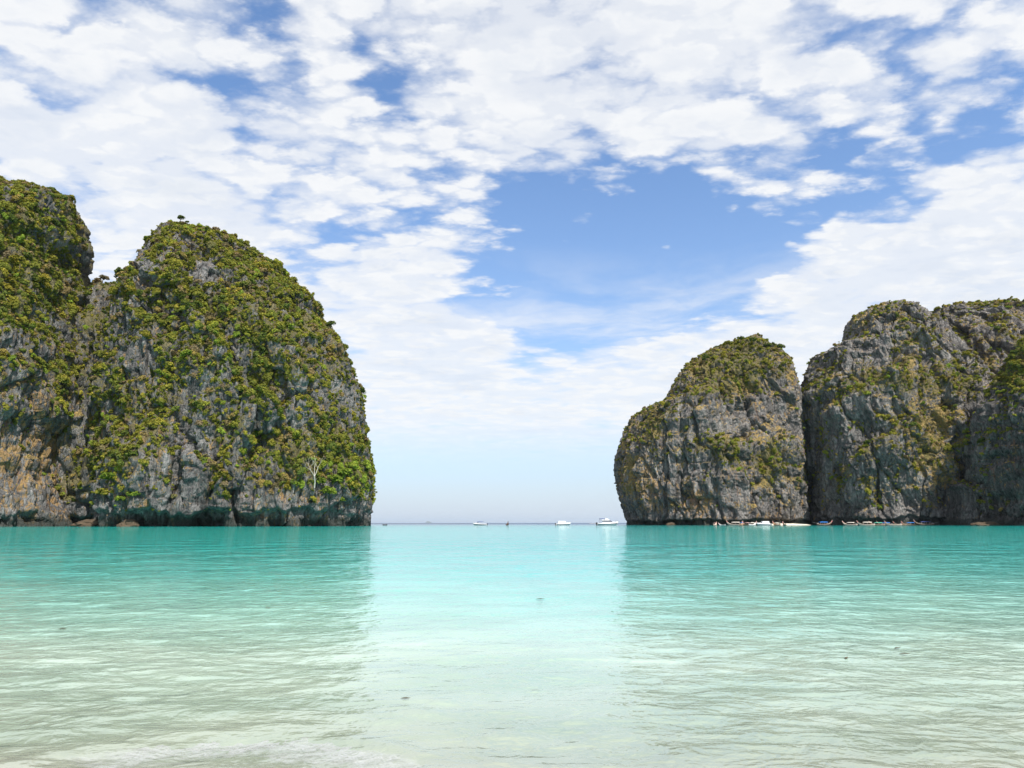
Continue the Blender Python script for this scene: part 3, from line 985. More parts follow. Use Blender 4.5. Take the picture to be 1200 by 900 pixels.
GSC = scatter_group()
for k, P, sc, rot, tint in STUFF:
    me = bpy.data.meshes.new('bush_cover')
    me.vertices.add(len(P))
    me.vertices.foreach_set('co', P.astype(np.float32).ravel())
    for nm, typ, val in (('scl', 'FLOAT', sc), ('tint', 'FLOAT', tint)):
        a = me.attributes.new(nm, typ, 'POINT')
        a.data.foreach_set('value', val.astype(np.float32))
    a = me.attributes.new('idx', 'INT', 'POINT')
    a.data.foreach_set('value', RNG.integers(0, NV, len(P)).astype(np.int32))
    a = me.attributes.new('eul', 'FLOAT_VECTOR', 'POINT')
    a.data.foreach_set('vector', rot.astype(np.float32).ravel())
    me.materials.append(FOL_INST)
    o = link('bush_cover', me)
    md = o.modifiers.new('scatter', 'NODES')
    md.node_group = GSC
    tag(o, 'dense cover of small mixed bushes over ' + WHERE[k], 'bushes', None, 'stuff')


def surface_at(key, px, py):
    """nearest visible spot of a cliff to a picture point"""
    T = next(t for t in ALL_PTS if t['key'] == key)
    d = (T['px'] - px) ** 2 + (T['py'] - py) ** 2 + (~T['vis']) * 1e6 + (T['N'][:, 1] > 0.6) * 1e4
    near = np.argsort(d)[:12]
    i = near[np.argmin(T['P'][near, 1])]
    return T['P'][i], T['N'][i]


def tree(label, key, px, py, h, tint, wide=1.0, lift=0.55, var=0, group=None, lean=(0, 0), n_leaf=None):
    p, nn = surface_at(key, px, py)
    e = link('tree', None, None, p)
    e.empty_display_size = 0.5
    e.rotation_euler = (lean[0], lean[1], random.uniform(0, 6.28))
    tag(e, label, 'tree', group)
    t = link('trunk', TRUNK[var % 3], e)
    t.scale = (h, h, h)
    c = link('crown', CROWN[tint][var % NV], e)
    c.location = (0, 0, h * lift)
    c.scale = (h * 0.5 * wide, h * 0.5 * wide, h * 0.42)
    return e


tree('flat crowned dark tree standing alone on the summit of the tall domed left cliff', 'B', 211, 262, 5.0, 'dark', 1.1, 0.75, 1)
tree('small dark tree just beside the lone summit tree of the tall left cliff', 'B', 219, 264, 3.0, 'dark', 1.0, 0.7, 3)
tree('dark tree leaning out from the brow of the left headland over the notch', 'A', 111, 288, 7.0, 'dark', 1.2, 0.6, 1, None, (0, 0.5))
tree('twiggy dark tree low in the saddle between the two left summits', 'S', 120, 333, 6.0, 'dry', 1.1, 0.6, 4)
tree('tree jutting from the seaward shoulder of the tall left cliff, crown against the clouds', 'B', 395, 384, 7.0, 'dark', 1.1, 0.55, 2, None, (0, 0.35))
tree('dark tree overhanging the seaward edge of the tall left cliff halfway down', 'B', 430, 462, 7.0, 'dark', 1.0, 0.55, 0, None, (0, 0.3))
for (x, y, h, t, v) in ((392, 574, 11, 'lime', 0), (402, 566, 10, 'lime', 2), (383, 588, 9, 'lime', 4), (412, 583, 10, 'olive', 1), (375, 577, 9, 'lime', 3), (398, 595, 8, 'lime', 1)):
    tree('%s leafy tree in the lush patch at the foot of the tall left cliff' % ('bright green' if t == 'lime' else 'olive'), 'B', x, y, h, t, 1.0, 0.5, v, 'lush trees at the foot of the tall left cliff')
for (x, y, h, t, v) in ((128, 575, 11, 'lime', 0), (122, 590, 9, 'olive', 2), (133, 560, 8, 'olive', 4), (140, 597, 8, 'lime', 1), (155, 592, 8, 'lime', 3)):
    tree('%s leafy tree in the gully between the two left cliffs' % ('bright green' if t == 'lime' else 'olive'), 'B', x, y, h, t, 1.0, 0.5, v, 'trees in the left gully')
for (x, y, h, t, v) in ((868, 402, 8, 'dark', 0), (884, 405, 9, 'dark', 2), (900, 410, 8, 'dark', 1), (852, 408, 8, 'olive', 3), (915, 412, 8, 'dark', 4), (827, 424, 8, 'dark', 0)):
    tree('%s round crowned tree on the green cap of the rock dome' % ('dark' if t == 'dark' else 'olive'), 'C', x, y, h, t, 1.0, 0.5, v, 'trees on the green cap of the rock dome')
# bare dead tree
p, nn = surface_at('B', 366, 572)
dead = link('dead_tree', limb_mesh('dead_tree', 91, DEADWOOD, 13.0, 0.30, 4, 0.75, 0.18), None, p + nn * 1.0)
dead.rotation_euler = (0.25, 0.1, 0)
tag(dead, 'bare pale dead tree with forked branches low on the tall left cliff', 'dead tree')

# ------------------------------------------------------------------ sea
def sea_mat():
    m, n, out = new_mat('sea_water')
    p = wpos(n)
    sx = n.node('ShaderNodeSeparateXYZ')
    n.put(sx.inputs[0], p)
    yy = sx.outputs[1]
    wv = n.noise(n.scale3(p, (0.05, 0.12, 0)), 1.0, 3, 0.5)
    # distance off the beach stands for depth over white sand
    off = n.math('MULTIPLY', yy, n.rng(wv, 0.2, 0.8, 0.92, 1.10, False))
    lg = n.math('LOGARITHM', n.math('MAXIMUM', off, 1.0), 10.0)
    f = n.math('DIVIDE', lg, 4.0)
    col = n.ramp(f, [(0.160, (0.34, 0.325, 0.28)), (0.178, (0.26, 0.295, 0.235)), (0.24, (0.325, 0.425, 0.355)), (0.29, (0.225, 0.45, 0.385)),
                     (0.345, (0.08, 0.40, 0.36)), (0.42, (0.006, 0.35, 0.315)), (0.52, (0.001, 0.355, 0.305)), (0.62, (0.001, 0.325, 0.295)),
                     (0.665, (0.005, 0.17, 0.18)), (0.71, (0.010, 0.045, 0.10)), (0.9, (0.012, 0.04, 0.10))])
    # drifting sand and darker weed, seen through the water
    sd_ = n.noise(n.scale3(p, (0.35, 0.7, 0)), 1.0, 5, 0.6, 0.5)
    col = n.mix(n.rng(sd_, 0.35, 0.7), n.mix(1.0, col, (0.86, 0.90, 0.88), 'MULTIPLY'), n.mix(1.0, col, (1.10, 1.07, 1.06), 'MULTIPLY'))
    # ripples, longer along the shore than across
    r1 = n.noise(n.scale3(p, (1.25, 1.6, 0)), 1.9, 3, 0.55, 0.5)
    r2 = n.noise(n.scale3(p, (1.2, 1.8, 0)), 6.5, 3, 0.55, 0.3)
    far = n.noise(n.scale3(p, (0.50, 0.50, 0)), 0.55, 4, 0.62, 0.3)
    h = n.math('ADD', n.math('MULTIPLY', r1, 0.075), n.math('MULTIPLY', r2, 0.020))
    h = n.math('ADD', h, n.math('MULTIPLY', far, n.rng(yy, 10, 60, 0.25, 1.5)))
    nb = n.bump(h, 0.55, 1.0)
    b = principled(n, out, col, n.rng(yy, 300, 1200, 0.05, 0.32), 0.5, nb, ior=1.62)
    return m


SEA = sea_mat()
rows = 1.0 / np.linspace(1 / 3.2, 1 / 260.0, 640)
rows = np.concatenate([rows, np.geomspace(270, 90000, 90)])
cols = np.linspace(-1, 1, 520)
cols = np.sign(cols) * np.abs(cols) ** 1.08
Xs = cols[None, :] * (9 + 1.25 * rows[:, None]) + np.sign(cols[None, :]) * np.abs(cols[None, :]) ** 7 * 180 * np.ones((len(rows), 1))
Ys = np.repeat(rows[:, None], len(cols), 1)
fade = np.exp(-((Ys - 3) / 45.0))
wz = 0.030 * fbm(Xs / 2.6, Ys / 1.0 + 0.25 * fbm(Xs / 5, Ys / 5, 2.0, 2), 0.5, 2) + 0.010 * ridged(Xs / 0.9 + Ys * 0.25, Ys / 0.35, 1.5, 2)
wz = wz + 0.010 * fbm(Xs / 0.7, Ys / 0.28, 4.5, 2)
wz = wz * fade
# a low wavelet running up the beach on the left
crest = 5.72 - 0.5 * np.minimum(((Xs + 1.9) / 1.15) ** 2, 1.6) + 0.07 * fbm(Xs / 0.8, 0.3, 7.0, 2)
wave = np.exp(-((Ys - crest) / 0.22) ** 2) * sstep(0.6, -0.6, Xs) * 0.022
wz = wz + wave
V = np.stack([Xs, Ys, wz], -1)
sea = tag(link('sea', mesh_np('sea', V, grid_faces(len(rows), len(cols)), SEA)), 'turquoise bay water over pale sand', None, None, 'structure')

# ------------------------------------------------------------------ beach and sea floor in the shallows
SAND = plain('sand', (0.62, 0.57, 0.47), 0.85, 0.2, 0.12, 3.0)
xs, ys = np.linspace(-185, 185, 90), np.linspace(-80, 9, 90)
XX, YY = np.meshgrid(xs, ys)
ZZ = np.where(YY < 4.4, (4.4 - YY) * 0.06, (4.4 - YY) * 0.10) - 0.03 + 0.012 * fbm(XX / 2, YY / 2, 0.2, 3)
ZZ = np.minimum(ZZ, 0.9 + 0.02 * fbm(XX / 3, YY / 3, 3.2, 3))
beach = tag(link('beach', mesh_np('beach', np.stack([XX, YY, ZZ], -1), grid_faces(90, 90), SAND)), 'pale sand beach sloping into the water', None, None, 'structure')


# ------------------------------------------------------------------ foam
def foam_mat():
    m, n, out = new_mat('foam')
    p = wpos(n)
    a = n.attr('cover')
    k = n.noise(n.scale3(p, (0.8, 1.2, 1)), 4.0, 8, 0.74, 1.2)
    al = n.rng(n.math('ADD', a, n.math('MULTIPLY', n.math('SUBTRACT', k, 0.5), 1.5)), 0.40, 1.0)
    lace = n.rng(n.voronoi(n.vmath('ADD', n.scale3(p, (0.8, 1.1, 1)), n.vmath('SCALE', n.noise(p, 7.0, 5, 0.7, out=1), 0.35)), 15.0, 'DISTANCE_TO_EDGE'), 0.02, 0.30, 1.0, 0.45)
    al = n.math('MULTIPLY', al, lace)
    d = n.node('ShaderNodeBsdfDiffuse')
    n.put(d.inputs[0], (0.52, 0.525, 0.54))
    t = n.node('ShaderNodeBsdfTransparent')
    mx = n.node('ShaderNodeMixShader')
    n.put(mx.inputs[0], n.math('MULTIPLY', al, 0.46))
    n.l.new(t.outputs[0], mx.inputs[1])
    n.l.new(d.outputs[0], mx.inputs[2])
    n.l.new(mx.outputs[0], out.inputs[0])
    return m


fx, fy = np.linspace(-4.2, 4.6, 360), np.linspace(4.2, 6.2, 110)
FX, FY = np.meshgrid(fx, fy)
ridge = 5.62 - 0.5 * np.minimum(((FX + 1.9) / 1.15) ** 2, 1.6) + 0.07 * fbm(FX / 0.5, 0.3, 7.0, 3)
cover = sstep(0.16, -0.10, FY - ridge) * sstep(-1.0, -0.15, FY - ridge) * sstep(0.2, -1.2, FX) * sstep(-3.6, -2.4, FX) * 0.95
cover = cover + 0.34 * sstep(5.2, 4.8, FY) * sstep(2.2, 3.0, FX)
cover = cover - 0.3 * (cover < 0.02)
FZ = np.interp(FY.ravel(), rows[::-1], np.arange(len(rows))[::-1])   # water height below the foam
ri = np.clip(FZ.astype(int), 0, len(rows) - 2).reshape(FX.shape)
u = np.clip(FX / (9 + 1.25 * FY), -1, 1)
cj = np.searchsorted(cols, u).clip(1, len(cols) - 1)
base_z = np.maximum.reduce([wz[ri, cj], wz[ri + 1, cj], wz[ri, cj - 1], wz[ri + 1, cj - 1]])
FZ = base_z + 0.006 + 0.016 * np.clip(fbm(FX / 0.12, FY / 0.12, 2.2, 3), 0, 1)
foam = tag(link('foam', mesh_np('foam', np.stack([FX, FY, FZ], -1), grid_faces(110, 360), foam_mat(), True, {'cover': cover})),
           'thin white foam of a spent wavelet at the water edge', 'foam', None, 'stuff')

# ------------------------------------------------------------------ floating leaves
LEAF = plain('dead_leaf', (0.10, 0.085, 0.05), 0.7, 0.3, 0.3, 20.0)
bm = bmesh.new()
pts = [(-1, 0, 0.02), (-0.5, 0.28, 0.1), (0.1, 0.36, 0.14), (0.65, 0.2, 0.08), (1.05, 0, 0.18), (0.65, -0.2, 0.08), (0.1, -0.36, 0.14), (-0.5, -0.28, 0.1)]
vs = [bm.verts.new(q) for q in pts]
mid = [bm.verts.new(q) for q in ((-0.5, 0, 0.03), (0.1, 0, 0.02), (0.65, 0, 0.04))]
for f in ((0, 1, 8), (0, 8, 7), (1, 2, 9, 8), (7, 8, 9, 6), (2, 3, 10, 9), (6, 9, 10, 5), (3, 4, 10), (5, 10, 4)):
    al = vs + mid
    bm.faces.new([al[q] for q in f])
ret = bmesh.ops.extrude_face_region(bm, geom=bm.faces[:])
for v in ret['geom']:
    if isinstance(v, bmesh.types.BMVert):
        v.co.z -= 0.04
leaf_me = bm_mesh('leaf', bm, LEAF, True)
for i, (px, py, s, rz) in enumerate(((475, 821, 0.045, 0.1), (633, 703, 0.09, 0.0), (1052, 761, 0.055, 0.4), (1060, 768, 0.06, -0.2), (992, 773, 0.05, 0.9),
                                     (73, 738, 0.06, 0.2), (313, 714, 0.07, -0.3))):
    d = ray(px, py)
    t = -CAM_H / d[2]
    q = d * t
    o = link('leaf', leaf_me, None, (q[0], q[1], 0.022 * math.exp(-(q[1] - 3) / 45)))
    o.scale = (s, s, s)
    o.rotation_euler = (0, 0, rz)
    tag(o, 'small brown leaf floating flat on the shallow water', 'leaf', 'leaves floating on the shallows')


# ------------------------------------------------------------------ boats
WHITE = plain('boat_white', (0.80, 0.80, 0.80), 0.35, 0.5, 0.04)
NAVY = plain('canopy_navy', (0.035, 0.06, 0.20), 0.7, 0.3, 0.1)
BLUE = plain('canopy_blue', (0.03, 0.20, 0.62), 0.7, 0.3, 0.1)
GREEN = plain('canopy_green', (0.10, 0.50, 0.34), 0.7, 0.3, 0.1)
CREAM = plain('canopy_cream', (0.72, 0.66, 0.58), 0.7, 0.3, 0.1)
PINK = plain('canopy_pink', (0.72, 0.42, 0.40), 0.7, 0.3, 0.1)
HULLBLUE = plain('hull_navy', (0.03, 0.045, 0.10), 0.4, 0.5, 0.1)
GLASS = plain('tinted_glass', (0.02, 0.03, 0.06), 0.1, 0.6, 0.1)
WOOD = plain('hull_wood', (0.42, 0.22, 0.11), 0.6, 0.3, 0.25)
DARKWOOD = plain('hull_dark_wood', (0.085, 0.045, 0.03), 0.6, 0.3, 0.25)
PALEWOOD = plain('hull_pale_wood', (0.68, 0.52, 0.42), 0.6, 0.3, 0.15)
METAL = plain('engine_metal', (0.18, 0.18, 0.19), 0.45, 0.5, 0.2)
RIBBON = plain('prow_ribbon', (0.75, 0.10, 0.16), 0.8, 0.2, 0.2)
RUBBER = plain('black_rubber', (0.03, 0.03, 0.03), 0.7, 0.3, 0.1)


def hull_mesh(name, mat, stations, inset=0.12):
    """stations: (x, half width at gunwale, gunwale z, keel z); bow last. Open hull with real thickness"""
    bm = bmesh.new()
    rings = []
    for (x, hw, zg, zk) in stations:
        hw = max(hw, 0.02)
        iw = max(hw - inset, 0.01)
        deck = zk + (zg - zk) * 0.55
        pr = [(0, zk), (hw * 0.62, zk + (zg - zk) * 0.22), (hw * 0.92, zk + (zg - zk) * 0.62), (hw, zg), (iw, zg + 0.02), (iw * 0.95, deck), (0, deck - 0.02)]
        full = pr + [(-a, b) for a, b in reversed(pr[1:-1])]
        rings.append([bm.verts.new((x, a, b)) for a, b in full])
    n = len(rings[0])
    for r0, r1 in zip(rings, rings[1:]):
        for i in range(n):
            bm.faces.new((r0[i], r0[(i + 1) % n], r1[(i + 1) % n], r1[i]))
    bm.faces.new(rings[0])
    bm.faces.new(list(reversed(rings[-1])))
    return bm_mesh(name, bm, mat, True)


def box_bm(bm, x0, x1, y0, y1, z0, z1, tx=0.0, ty=0.0):
    """box whose top is drawn in by tx, ty"""
    lo = [(x0, y0, z0), (x1, y0, z0), (x1, y1, z0), (x0, y1, z0)]
    hi = [(x0 + tx, y0 + ty, z1), (x1 - tx, y0 + ty, z1), (x1 - tx, y1 - ty, z1), (x0 + tx, y1 - ty, z1)]
    v = [bm.verts.new(q) for q in lo + hi]
    for f in ((0, 3, 2, 1), (4, 5, 6, 7), (0, 1, 5, 4), (1, 2, 6, 5), (2, 3, 7, 6), (3, 0, 4, 7)):
        bm.faces.new([v[i] for i in f])


def boxes(name, mat, *bs, bevel=0.0):
    bm = bmesh.new()
    for b_ in bs:
        box_bm(bm, *b_)
    if bevel:
        bmesh.ops.bevel(bm, geom=bm.edges[:], offset=bevel, segments=2, affect='EDGES')
    return bm_mesh(name, bm, mat)


def canopy_mesh(name, mat, x0, x1, hw, z, rise=0.25, n=8):
    """arched awning with thickness"""
    bm = bmesh.new()
    top, bot = [], []
    for x in np.linspace(x0, x1, 5):
        e = rise * 0.25 * ((2 * (x - x0) / (x1 - x0) - 1) ** 2)
        top.append([bm.verts.new((x, hw * q, z + rise * (1 - q * q) - e)) for q in np.linspace(-1, 1, n)])
        bot.append([bm.verts.new((x, hw * q, z - 0.08 + rise * (1 - q * q) - e)) for q in np.linspace(-1, 1, n)])
    for k in range(4):
        for j in range(n - 1):
            bm.faces.new((top[k][j], top[k + 1][j], top[k + 1][j + 1], top[k][j + 1]))
            bm.faces.new((bot[k][j], bot[k][j + 1], bot[k + 1][j + 1], bot[k + 1][j]))
        for j in (0, n - 1):
            bm.faces.new((top[k][j], bot[k][j], bot[k + 1][j], top[k + 1][j]))
    for k in (0, 4):
        for j in range(n - 1):
            bm.faces.new((top[k][j], top[k][j + 1], bot[k][j + 1], bot[k][j]))
    return bm_mesh(name, bm, mat, True)


def poles(parent, xs, hw, z0, z1, mat, r=0.05):
    for x in xs:
        for s in (-1, 1):
            bm = bmesh.new()
            tube(bm, (x, s * hw, z0), (x, s * hw, z1), r, r, 6)
            link('post', bm_mesh('post', bm, mat), parent)


def sea_at(px, dist):
    d = ray(px, 612.8)
    return (d[0] / d[1] * dist, dist, 0.0)


def outboard(parent, x, y):
    e = link('outboard_motor', boxes('outboard_motor', RUBBER, (x - 0.75, x - 0.05, y - 0.22, y + 0.22, 0.75, 1.35, 0.1, 0.05), (x - 0.5, x - 0.22, y - 0.1, y + 0.1, -0.3, 0.76), bevel=0.03), parent)
    return e


def speedboat(label, px, dist, ln, heading, style):
    k = ln / 10.0
    e = link('speedboat', None, None, sea_at(px, dist))
    e.rotation_euler = (0, 0, heading)
    e.scale = (k, k, k)
    tag(e, label, 'speedboat', None)
    st = [(-4.8, 1.35, 1.05, -0.35), (-3.0, 1.5, 1.05, -0.4), (-0.5, 1.55, 1.15, -0.4), (2.0, 1.35, 1.35, -0.3), (3.7, 0.8, 1.55, 0.05), (4.6, 0.32, 1.68, 0.5), (5.0, 0.05, 1.72, 1.0)]
    h = link('hull', hull_mesh('hull', WHITE, st, 0.2), e)
    bm = bmesh.new()
    for s in (-1, 1):
        for a, b in zip(st[:-2], st[1:-1]):
            w0, w1 = a[1] + 0.012, b[1] + 0.012
            z0, z1 = a[2] * 0.42, b[2] * 0.45
            q = [bm.verts.new(t_) for t_ in ((a[0], s * w0 * 0.97, z0), (b[0], s * w1 * 0.97, z1), (b[0], s * w1, z1 + 0.32), (a[0], s * w0, z0 + 0.32))]
            bm.faces.new(q)
    bmesh.ops.solidify(bm, geom=bm.faces[:], thickness=0.03)
    link('stripe', bm_mesh('stripe', bm, HULLBLUE), h)
    link('bow_deck', boxes('bow_deck', WHITE, (1.9, 3.6, -0.75, 0.75, 1.0, 1.62, 0.15, 0.25), bevel=0.06), e)
    ws = link('windscreen', boxes('windscreen', GLASS, (1.0, 2.0, -1.15, 1.15, 1.15, 2.0, 0.25, 0.15), bevel=0.03), e)
    if style == 'canopy':
        link('canopy', canopy_mesh('canopy', NAVY, -2.4, 2.0, 1.4, 2.45, 0.25), e)
        poles(e, (-2.2, -0.2, 1.6), 1.3, 1.0, 2.5, WHITE)
        for x in (-2.5, -1.2, 0.1):
            link('bench', boxes('bench', NAVY, (x, x + 0.5, -1.1, 1.1, 0.55, 1.2), bevel=0.05), e)
    elif style == 'covered':
        link('cabin_cover', boxes('cabin_cover', WHITE, (-3.6, 1.6, -1.4, 1.4, 1.0, 2.75, 0.25, 0.15), bevel=0.12), e)
        for x in (-2.9, -1.5, -0.1):
            link('side_window', boxes('side_window', GLASS, (x, x + 0.9, -1.33, 1.33, 1.75, 2.3), bevel=0.02), e)
    else:
        link('cabin', boxes('cabin', WHITE, (-2.6, 1.5, -1.3, 1.3, 1.0, 1.6, 0.1, 0.05), bevel=0.08), e)
        link('side_window', boxes('side_window', GLASS, (-2.5, 1.5, -1.22, 1.22, 1.58, 2.25, 0.2, 0.1), bevel=0.05), e)
        link('hardtop', boxes('hardtop', WHITE, (-2.9, 0.9, -1.35, 1.35, 2.25, 2.55, 0.2, 0.1), bevel=0.08), e)
        link('flybridge', boxes('flybridge', WHITE, (-1.6, 0.3, -0.9, 0.9, 2.55, 3.05, 0.2, 0.1), bevel=0.06), e)
        link('bimini', canopy_mesh('bimini', NAVY, -3.8, -1.2, 1.2, 3.0, 0.18), e)
        poles(e, (-3.6, -1.5), 1.1, 1.0, 3.05, METAL, 0.04)
        bm = bmesh.new()
        tube(bm, (-0.9, 0, 3.0), (-0.9, 0, 3.9), 0.05, 0.03)
        link('mast', bm_mesh('mast', bm, WHITE), e)
    for s in (-0.5, 0.5):
        outboard(e, -4.8, s)
    bm = bmesh.new()
    for s in (-1, 1):
        tube(bm, (2.2, s * 1.2, 1.35), (2.2, s * 1.2, 1.95), 0.03, 0.03)
        tube(bm, (3.8, s * 0.7, 1.55), (3.8, s * 0.7, 2.1), 0.03, 0.03)
        tube(bm, (2.2, s * 1.2, 1.95), (3.8, s * 0.7, 2.1), 0.03, 0.03)
        tube(bm, (3.8, s * 0.7, 2.1), (4.75, 0, 2.2), 0.03, 0.03)
    tube(bm, (4.75, 0, 1.6), (4.75, 0, 2.2), 0.03, 0.03)
    link('bow_rail', bm_mesh('bow_rail', bm, METAL), e)
    return e


def longtail(label, px, dist, ln, heading, hullm, canm, group=None, ribbon=True):
    k = ln / 11.0
    e = link('longtail_boat', None, None, sea_at(px, dist))
    e.rotation_euler = (0, 0, heading)
    e.scale = (k, k, k)
    tag(e, label, 'longtail boat', group)
    st = [(-5.2, 0.55, 0.95, 0.10), (-4.2, 0.85, 0.75, -0.25), (-2.0, 1.05, 0.68, -0.35), (0.6, 1.05, 0.72, -0.35), (2.6, 0.85, 0.95, -0.2), (4.0, 0.52, 1.45, 0.2), (4.9, 0.26, 2.15, 0.95),
          (5.4, 0.14, 2.85, 1.8), (5.65, 0.07, 3.4, 2.9)]
    h = link('hull', hull_mesh('hull', hullm, st, 0.1), e)
    bm = bmesh.new()
    for s in (-1, 1):
        for a, b in zip(st[:-1], st[1:]):
            tube(bm, (a[0], s * a[1], a[2]), (b[0], s * b[1], b[2]), 0.07, 0.07, 5)
    link('gunwale', bm_mesh('gunwale', bm, PALEWOOD if ribbon else DARKWOOD), h)
    if ribbon:
        bm = bmesh.new()
        tube(bm, (5.15, 0, 2.25), (5.32, 0, 2.6), 0.30, 0.26, 8)
        link('prow_ribbon', bm_mesh('prow_ribbon', bm, RIBBON), h)
    if canm:
        link('canopy', canopy_mesh('canopy', canm, -3.4, 2.0, 1.1, 2.0, 0.3), e)
        poles(e, (-3.2, -0.7, 1.8), 0.98, 0.6, 2.05, PALEWOOD)
    for x in (-2.4, -0.8, 0.8):
        link('thwart', boxes('thwart', PALEWOOD, (x, x + 0.3, -0.9, 0.9, 0.45, 0.55)), e)
    en = link('engine', boxes('engine', METAL, (-5.0, -4.1, -0.25, 0.25, 0.95, 1.55, 0.08, 0.05), bevel=0.03), e)
    bm = bmesh.new()
    tube(bm, (-4.6, 0, 1.3), (-8.2, 0.3, 1.9), 0.06, 0.04)
    link('tail_shaft', bm_mesh('tail_shaft', bm, METAL), en)
    return e


speedboat('white open speedboat with navy canopy anchored mid bay, next to the small dark boat', 562.5, 470, 9.5, R(178), 'canopy')
longtail('small dark wooden longtail boat seen end on in the gap between the cliffs', 594.5, 480, 9.5, R(84), DARKWOOD, None, None, False)
speedboat('white speedboat with a boxy white cabin cover in the gap between the cliffs', 660, 480, 10.5, R(8), 'covered')
speedboat('long white cruiser with flybridge moored off the left foot of the rock dome', 712, 455, 14.0, R(4), 'cruiser')
# far boats out at sea
for px, d_ in ((692.5, 1500), (696.5, 1650), (699.5, 1550)):
    speedboat('tiny white boat far out at sea behind the white cruiser', px, d_, 8.5, R(10), 'canopy')['group'] = 'far boats out at sea'
# boats nosed in to the sand under the dome
speedboat('white speedboat with a long white roof beached beside the sand strip', 895, 478, 10.0, R(185), 'covered')
longtail('pale longtail boat with pink awning under the rock dome, nearest the cave', 838, 478, 8.0, R(60), PALEWOOD, PINK)
longtail('white hulled longtail boat without awning near the pink awning boat', 846, 470, 6.0, R(120), WHITE, None)
longtail('pale longtail boat with cream awning among boats moored under the rock dome', 861, 482, 11.0, R(150), PALEWOOD, CREAM)
longtail('wooden longtail boat with blue awning among boats moored under the rock dome', 869, 476, 10.0, R(62), WOOD, BLUE)
longtail('wooden longtail boat with pink awning squeezed between blue and cream awning boats', 875, 482, 9.0, R(115), WOOD, PINK)
longtail('white longtail boat with cream awning moored beside the white roofed speedboat', 882, 476, 9.5, R(40), WHITE, CREAM)
longtail('tan wooden longtail boat drawn up at the left end of the sand strip', 910, 478, 9.5, R(100), WOOD, CREAM)
longtail('dark longtail boat with upright prow nosed onto the middle of the sand strip', 919, 475, 9.0, R(80), DARKWOOD, None)
longtail('longtail boat with bright blue awning side on at the right end of the sand strip', 966, 468, 11.5, R(8), DARKWOOD, BLUE)
longtail('pale longtail boat with no neighbour close, before the dark notch of the massif', 996, 466, 10.0, R(128), PALEWOOD, CREAM)
longtail('tan longtail boat with cream awning, first of the row under the massif', 1015, 464, 11.0, R(160), PALEWOOD, CREAM)
longtail('longtail boat with sea green awning in the row under the massif', 1028, 462, 9.5, R(150), WOOD, GREEN)
longtail('longtail boat with blue awning beside the green awning boat under the massif', 1037, 464, 9.5, R(158), DARKWOOD, BLUE)
longtail('large pale longtail boat without awning in the row under the massif', 1047, 459, 10.5, R(165), PALEWOOD, None)
longtail('tan longtail boat without awning beside the large pale one under the massif', 1056, 462, 9.5, R(160), WOOD, None)
longtail('longtail boat with blue awning and red prow near the end of the row', 1066, 460, 9.5, R(150), WOOD, BLUE)
longtail('long dark longtail boat with navy awning, last of the row towards the buttress', 1083, 456, 12.5, R(172), DARKWOOD, NAVY)
# dinghy by the tip of the left cliff
dg = link('dinghy', None, None, sea_at(451, 470))
dg.rotation_euler = (0, 0, R(12))
tag(dg, 'small dark dinghy just off the tip of the tall left cliff', 'dinghy')
link('hull', hull_mesh('hull', RUBBER, [(-1.5, 0.75, 0.55, -0.15), (0, 0.8, 0.55, -0.2), (1.1, 0.6, 0.65, -0.1), (1.7, 0.15, 0.85, 0.3)], 0.22), dg)
link('thwart', boxes('thwart', WOOD, (-0.4, -0.1, -0.6, 0.6, 0.3, 0.38)), dg)
outboard(dg, -1.45, 0).scale = (0.6, 0.6, 0.6)


# ------------------------------------------------------------------ boulders at the waterline
def boulder_mesh(name, seed, mat):
    bm = bmesh.new()
    bmesh.ops.create_icosphere(bm, subdivisions=5, radius=1.0)
    co = np.array([v.co[:] for v in bm.verts])
    d = 0.30 * fbm(co[:, 0] * 1.1 + seed, co[:, 1] * 1.1, co[:, 2] * 1.4, 3) + 0.10 * ridged(co[:, 0] * 2.5 + seed, co[:, 1] * 2.5, co[:, 2] * 4, 2) + 0.05 * fbm(co[:, 0] * 8, co[:, 1] * 8 + seed, co[:, 2] * 8, 2)
    co = co * (1 + d)[:, None]
    for v, q in zip(bm.verts, co):
        v.co = q
    me = bm_mesh(name, bm, mat, True)
    for an in ('veg', 'grass', 'stain'):
        a = me.attributes.new(an, 'FLOAT', 'POINT')
        a.data.foreach_set('value', np.full(len(me.vertices), 0.7 if an == 'stain' else -0.4, np.float32))
    return me


TANROCK = plain('tan_rock', (0.085, 0.062, 0.042), 0.9, 0.15, 0.6, 0.8)
for i, (px, dist, sx_, sz_, label, seed, m_) in enumerate((
        (104, 300, 7.0, 2.6, 'long tan boulder in the dark notch under the gully of the left cliffs', 1.0, TANROCK),
        (150, 312, 3.6, 2.6, 'round brown boulder in the notch at the foot of the tall left cliff', 5.0, TANROCK),
        (1155, 385, 7.5, 2.2, 'low brown rock awash before the near right headland', 9.0, TANROCK),
        (786, 488, 3.4, 1.6, 'tan boulder at the mouth of the low cave under the rock dome', 13.0, TANROCK))):
    near_ = [T['P'][(np.abs(T['px'] - px) < 6) & (T['P'][:, 2] < 4) & (T['P'][:, 2] > -1) & T['vis'], 1] for T in ALL_PTS]
    dist = min([q.min() for q in near_ if len(q)] or [dist]) - sx_ * 0.1
    o = link('boulder', boulder_mesh('boulder', seed, m_), None, sea_at(px, dist))
    o.scale = (sx_, sx_ * 0.6, sz_)
    tag(o, label, 'boulder')

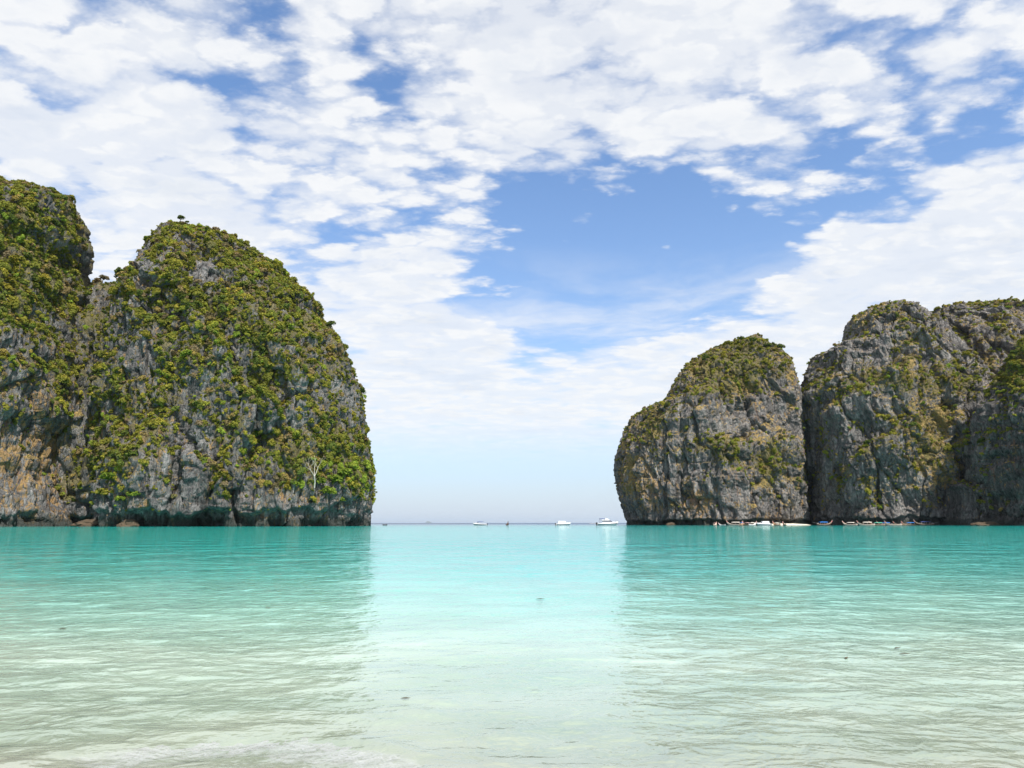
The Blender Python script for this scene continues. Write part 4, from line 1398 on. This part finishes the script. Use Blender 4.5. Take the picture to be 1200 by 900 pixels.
# sand strip under the dome
q0, q1 = sea_at(899, 488), sea_at(952, 488)
xs, ys = np.linspace(q0[0], q1[0], 60), np.linspace(480, 510, 24)
XX, YY = np.meshgrid(xs, ys)
uu = (XX - q0[0]) / (q1[0] - q0[0])
ZZ = np.minimum((YY - 484) * 0.22, 1.5) * np.sin(np.clip(uu, 0, 1) * math.pi) ** 0.4 + 0.15 * fbm(XX / 5, YY / 5, 1.0, 3) - 0.3
tag(link('sand_strip', mesh_np('sand_strip', np.stack([XX, YY, ZZ], -1), grid_faces(24, 60), SAND)), 'narrow strip of pale sand at the foot of the rock dome', None, None, 'structure')

# ------------------------------------------------------------------ far island on the horizon
m_far, n_, out_ = new_mat('far_island')
kk = n_.noise(wpos(n_), 0.01, 4, 0.6)
principled(n_, out_, n_.ramp(kk, [(0.3, (0.05, 0.07, 0.03)), (0.7, (0.14, 0.13, 0.10))]), 0.9, 0.1)
th = np.linspace(0, 2 * math.pi, 64, endpoint=False)
rr = np.linspace(1, 0.0, 16)
RR, TH = np.meshgrid(rr, th, indexing='ij')
XX, YY = RR * np.cos(TH) * 75, RR * np.sin(TH) * 55
ZZ = 34 * (1 - RR ** 1.8) * (1 + 0.35 * fbm(XX / 40, YY / 40, 0.1, 3)) - 1
fi = sea_at(502, 60000)
XX, YY, ZZ = XX * 4.2, YY * 4.2, ZZ * 4.0
tag(link('island', mesh_np('island', np.stack([XX, YY, ZZ], -1), grid_faces(16, 64, True), m_far), None, fi), 'hazy humped island on the horizon between the cliffs', None, None, 'structure')

# ------------------------------------------------------------------ air
bm = bmesh.new()
box_bm(bm, -130000, 130000, -200, 95000, -6, 420)
mh, nh_, oh = new_mat('sea_air')
vol = nh_.node('ShaderNodeVolumePrincipled')
vol.inputs['Color'].default_value = (0.74, 0.86, 1.0, 1)
vol.inputs['Density'].default_value = 0.000015
vol.inputs['Anisotropy'].default_value = 0.2
nh_.l.new(vol.outputs[0], oh.inputs['Volume'])
tag(link('haze', bm_mesh('haze', bm, mh)), 'thin sea haze over the bay', 'haze', None, 'stuff')
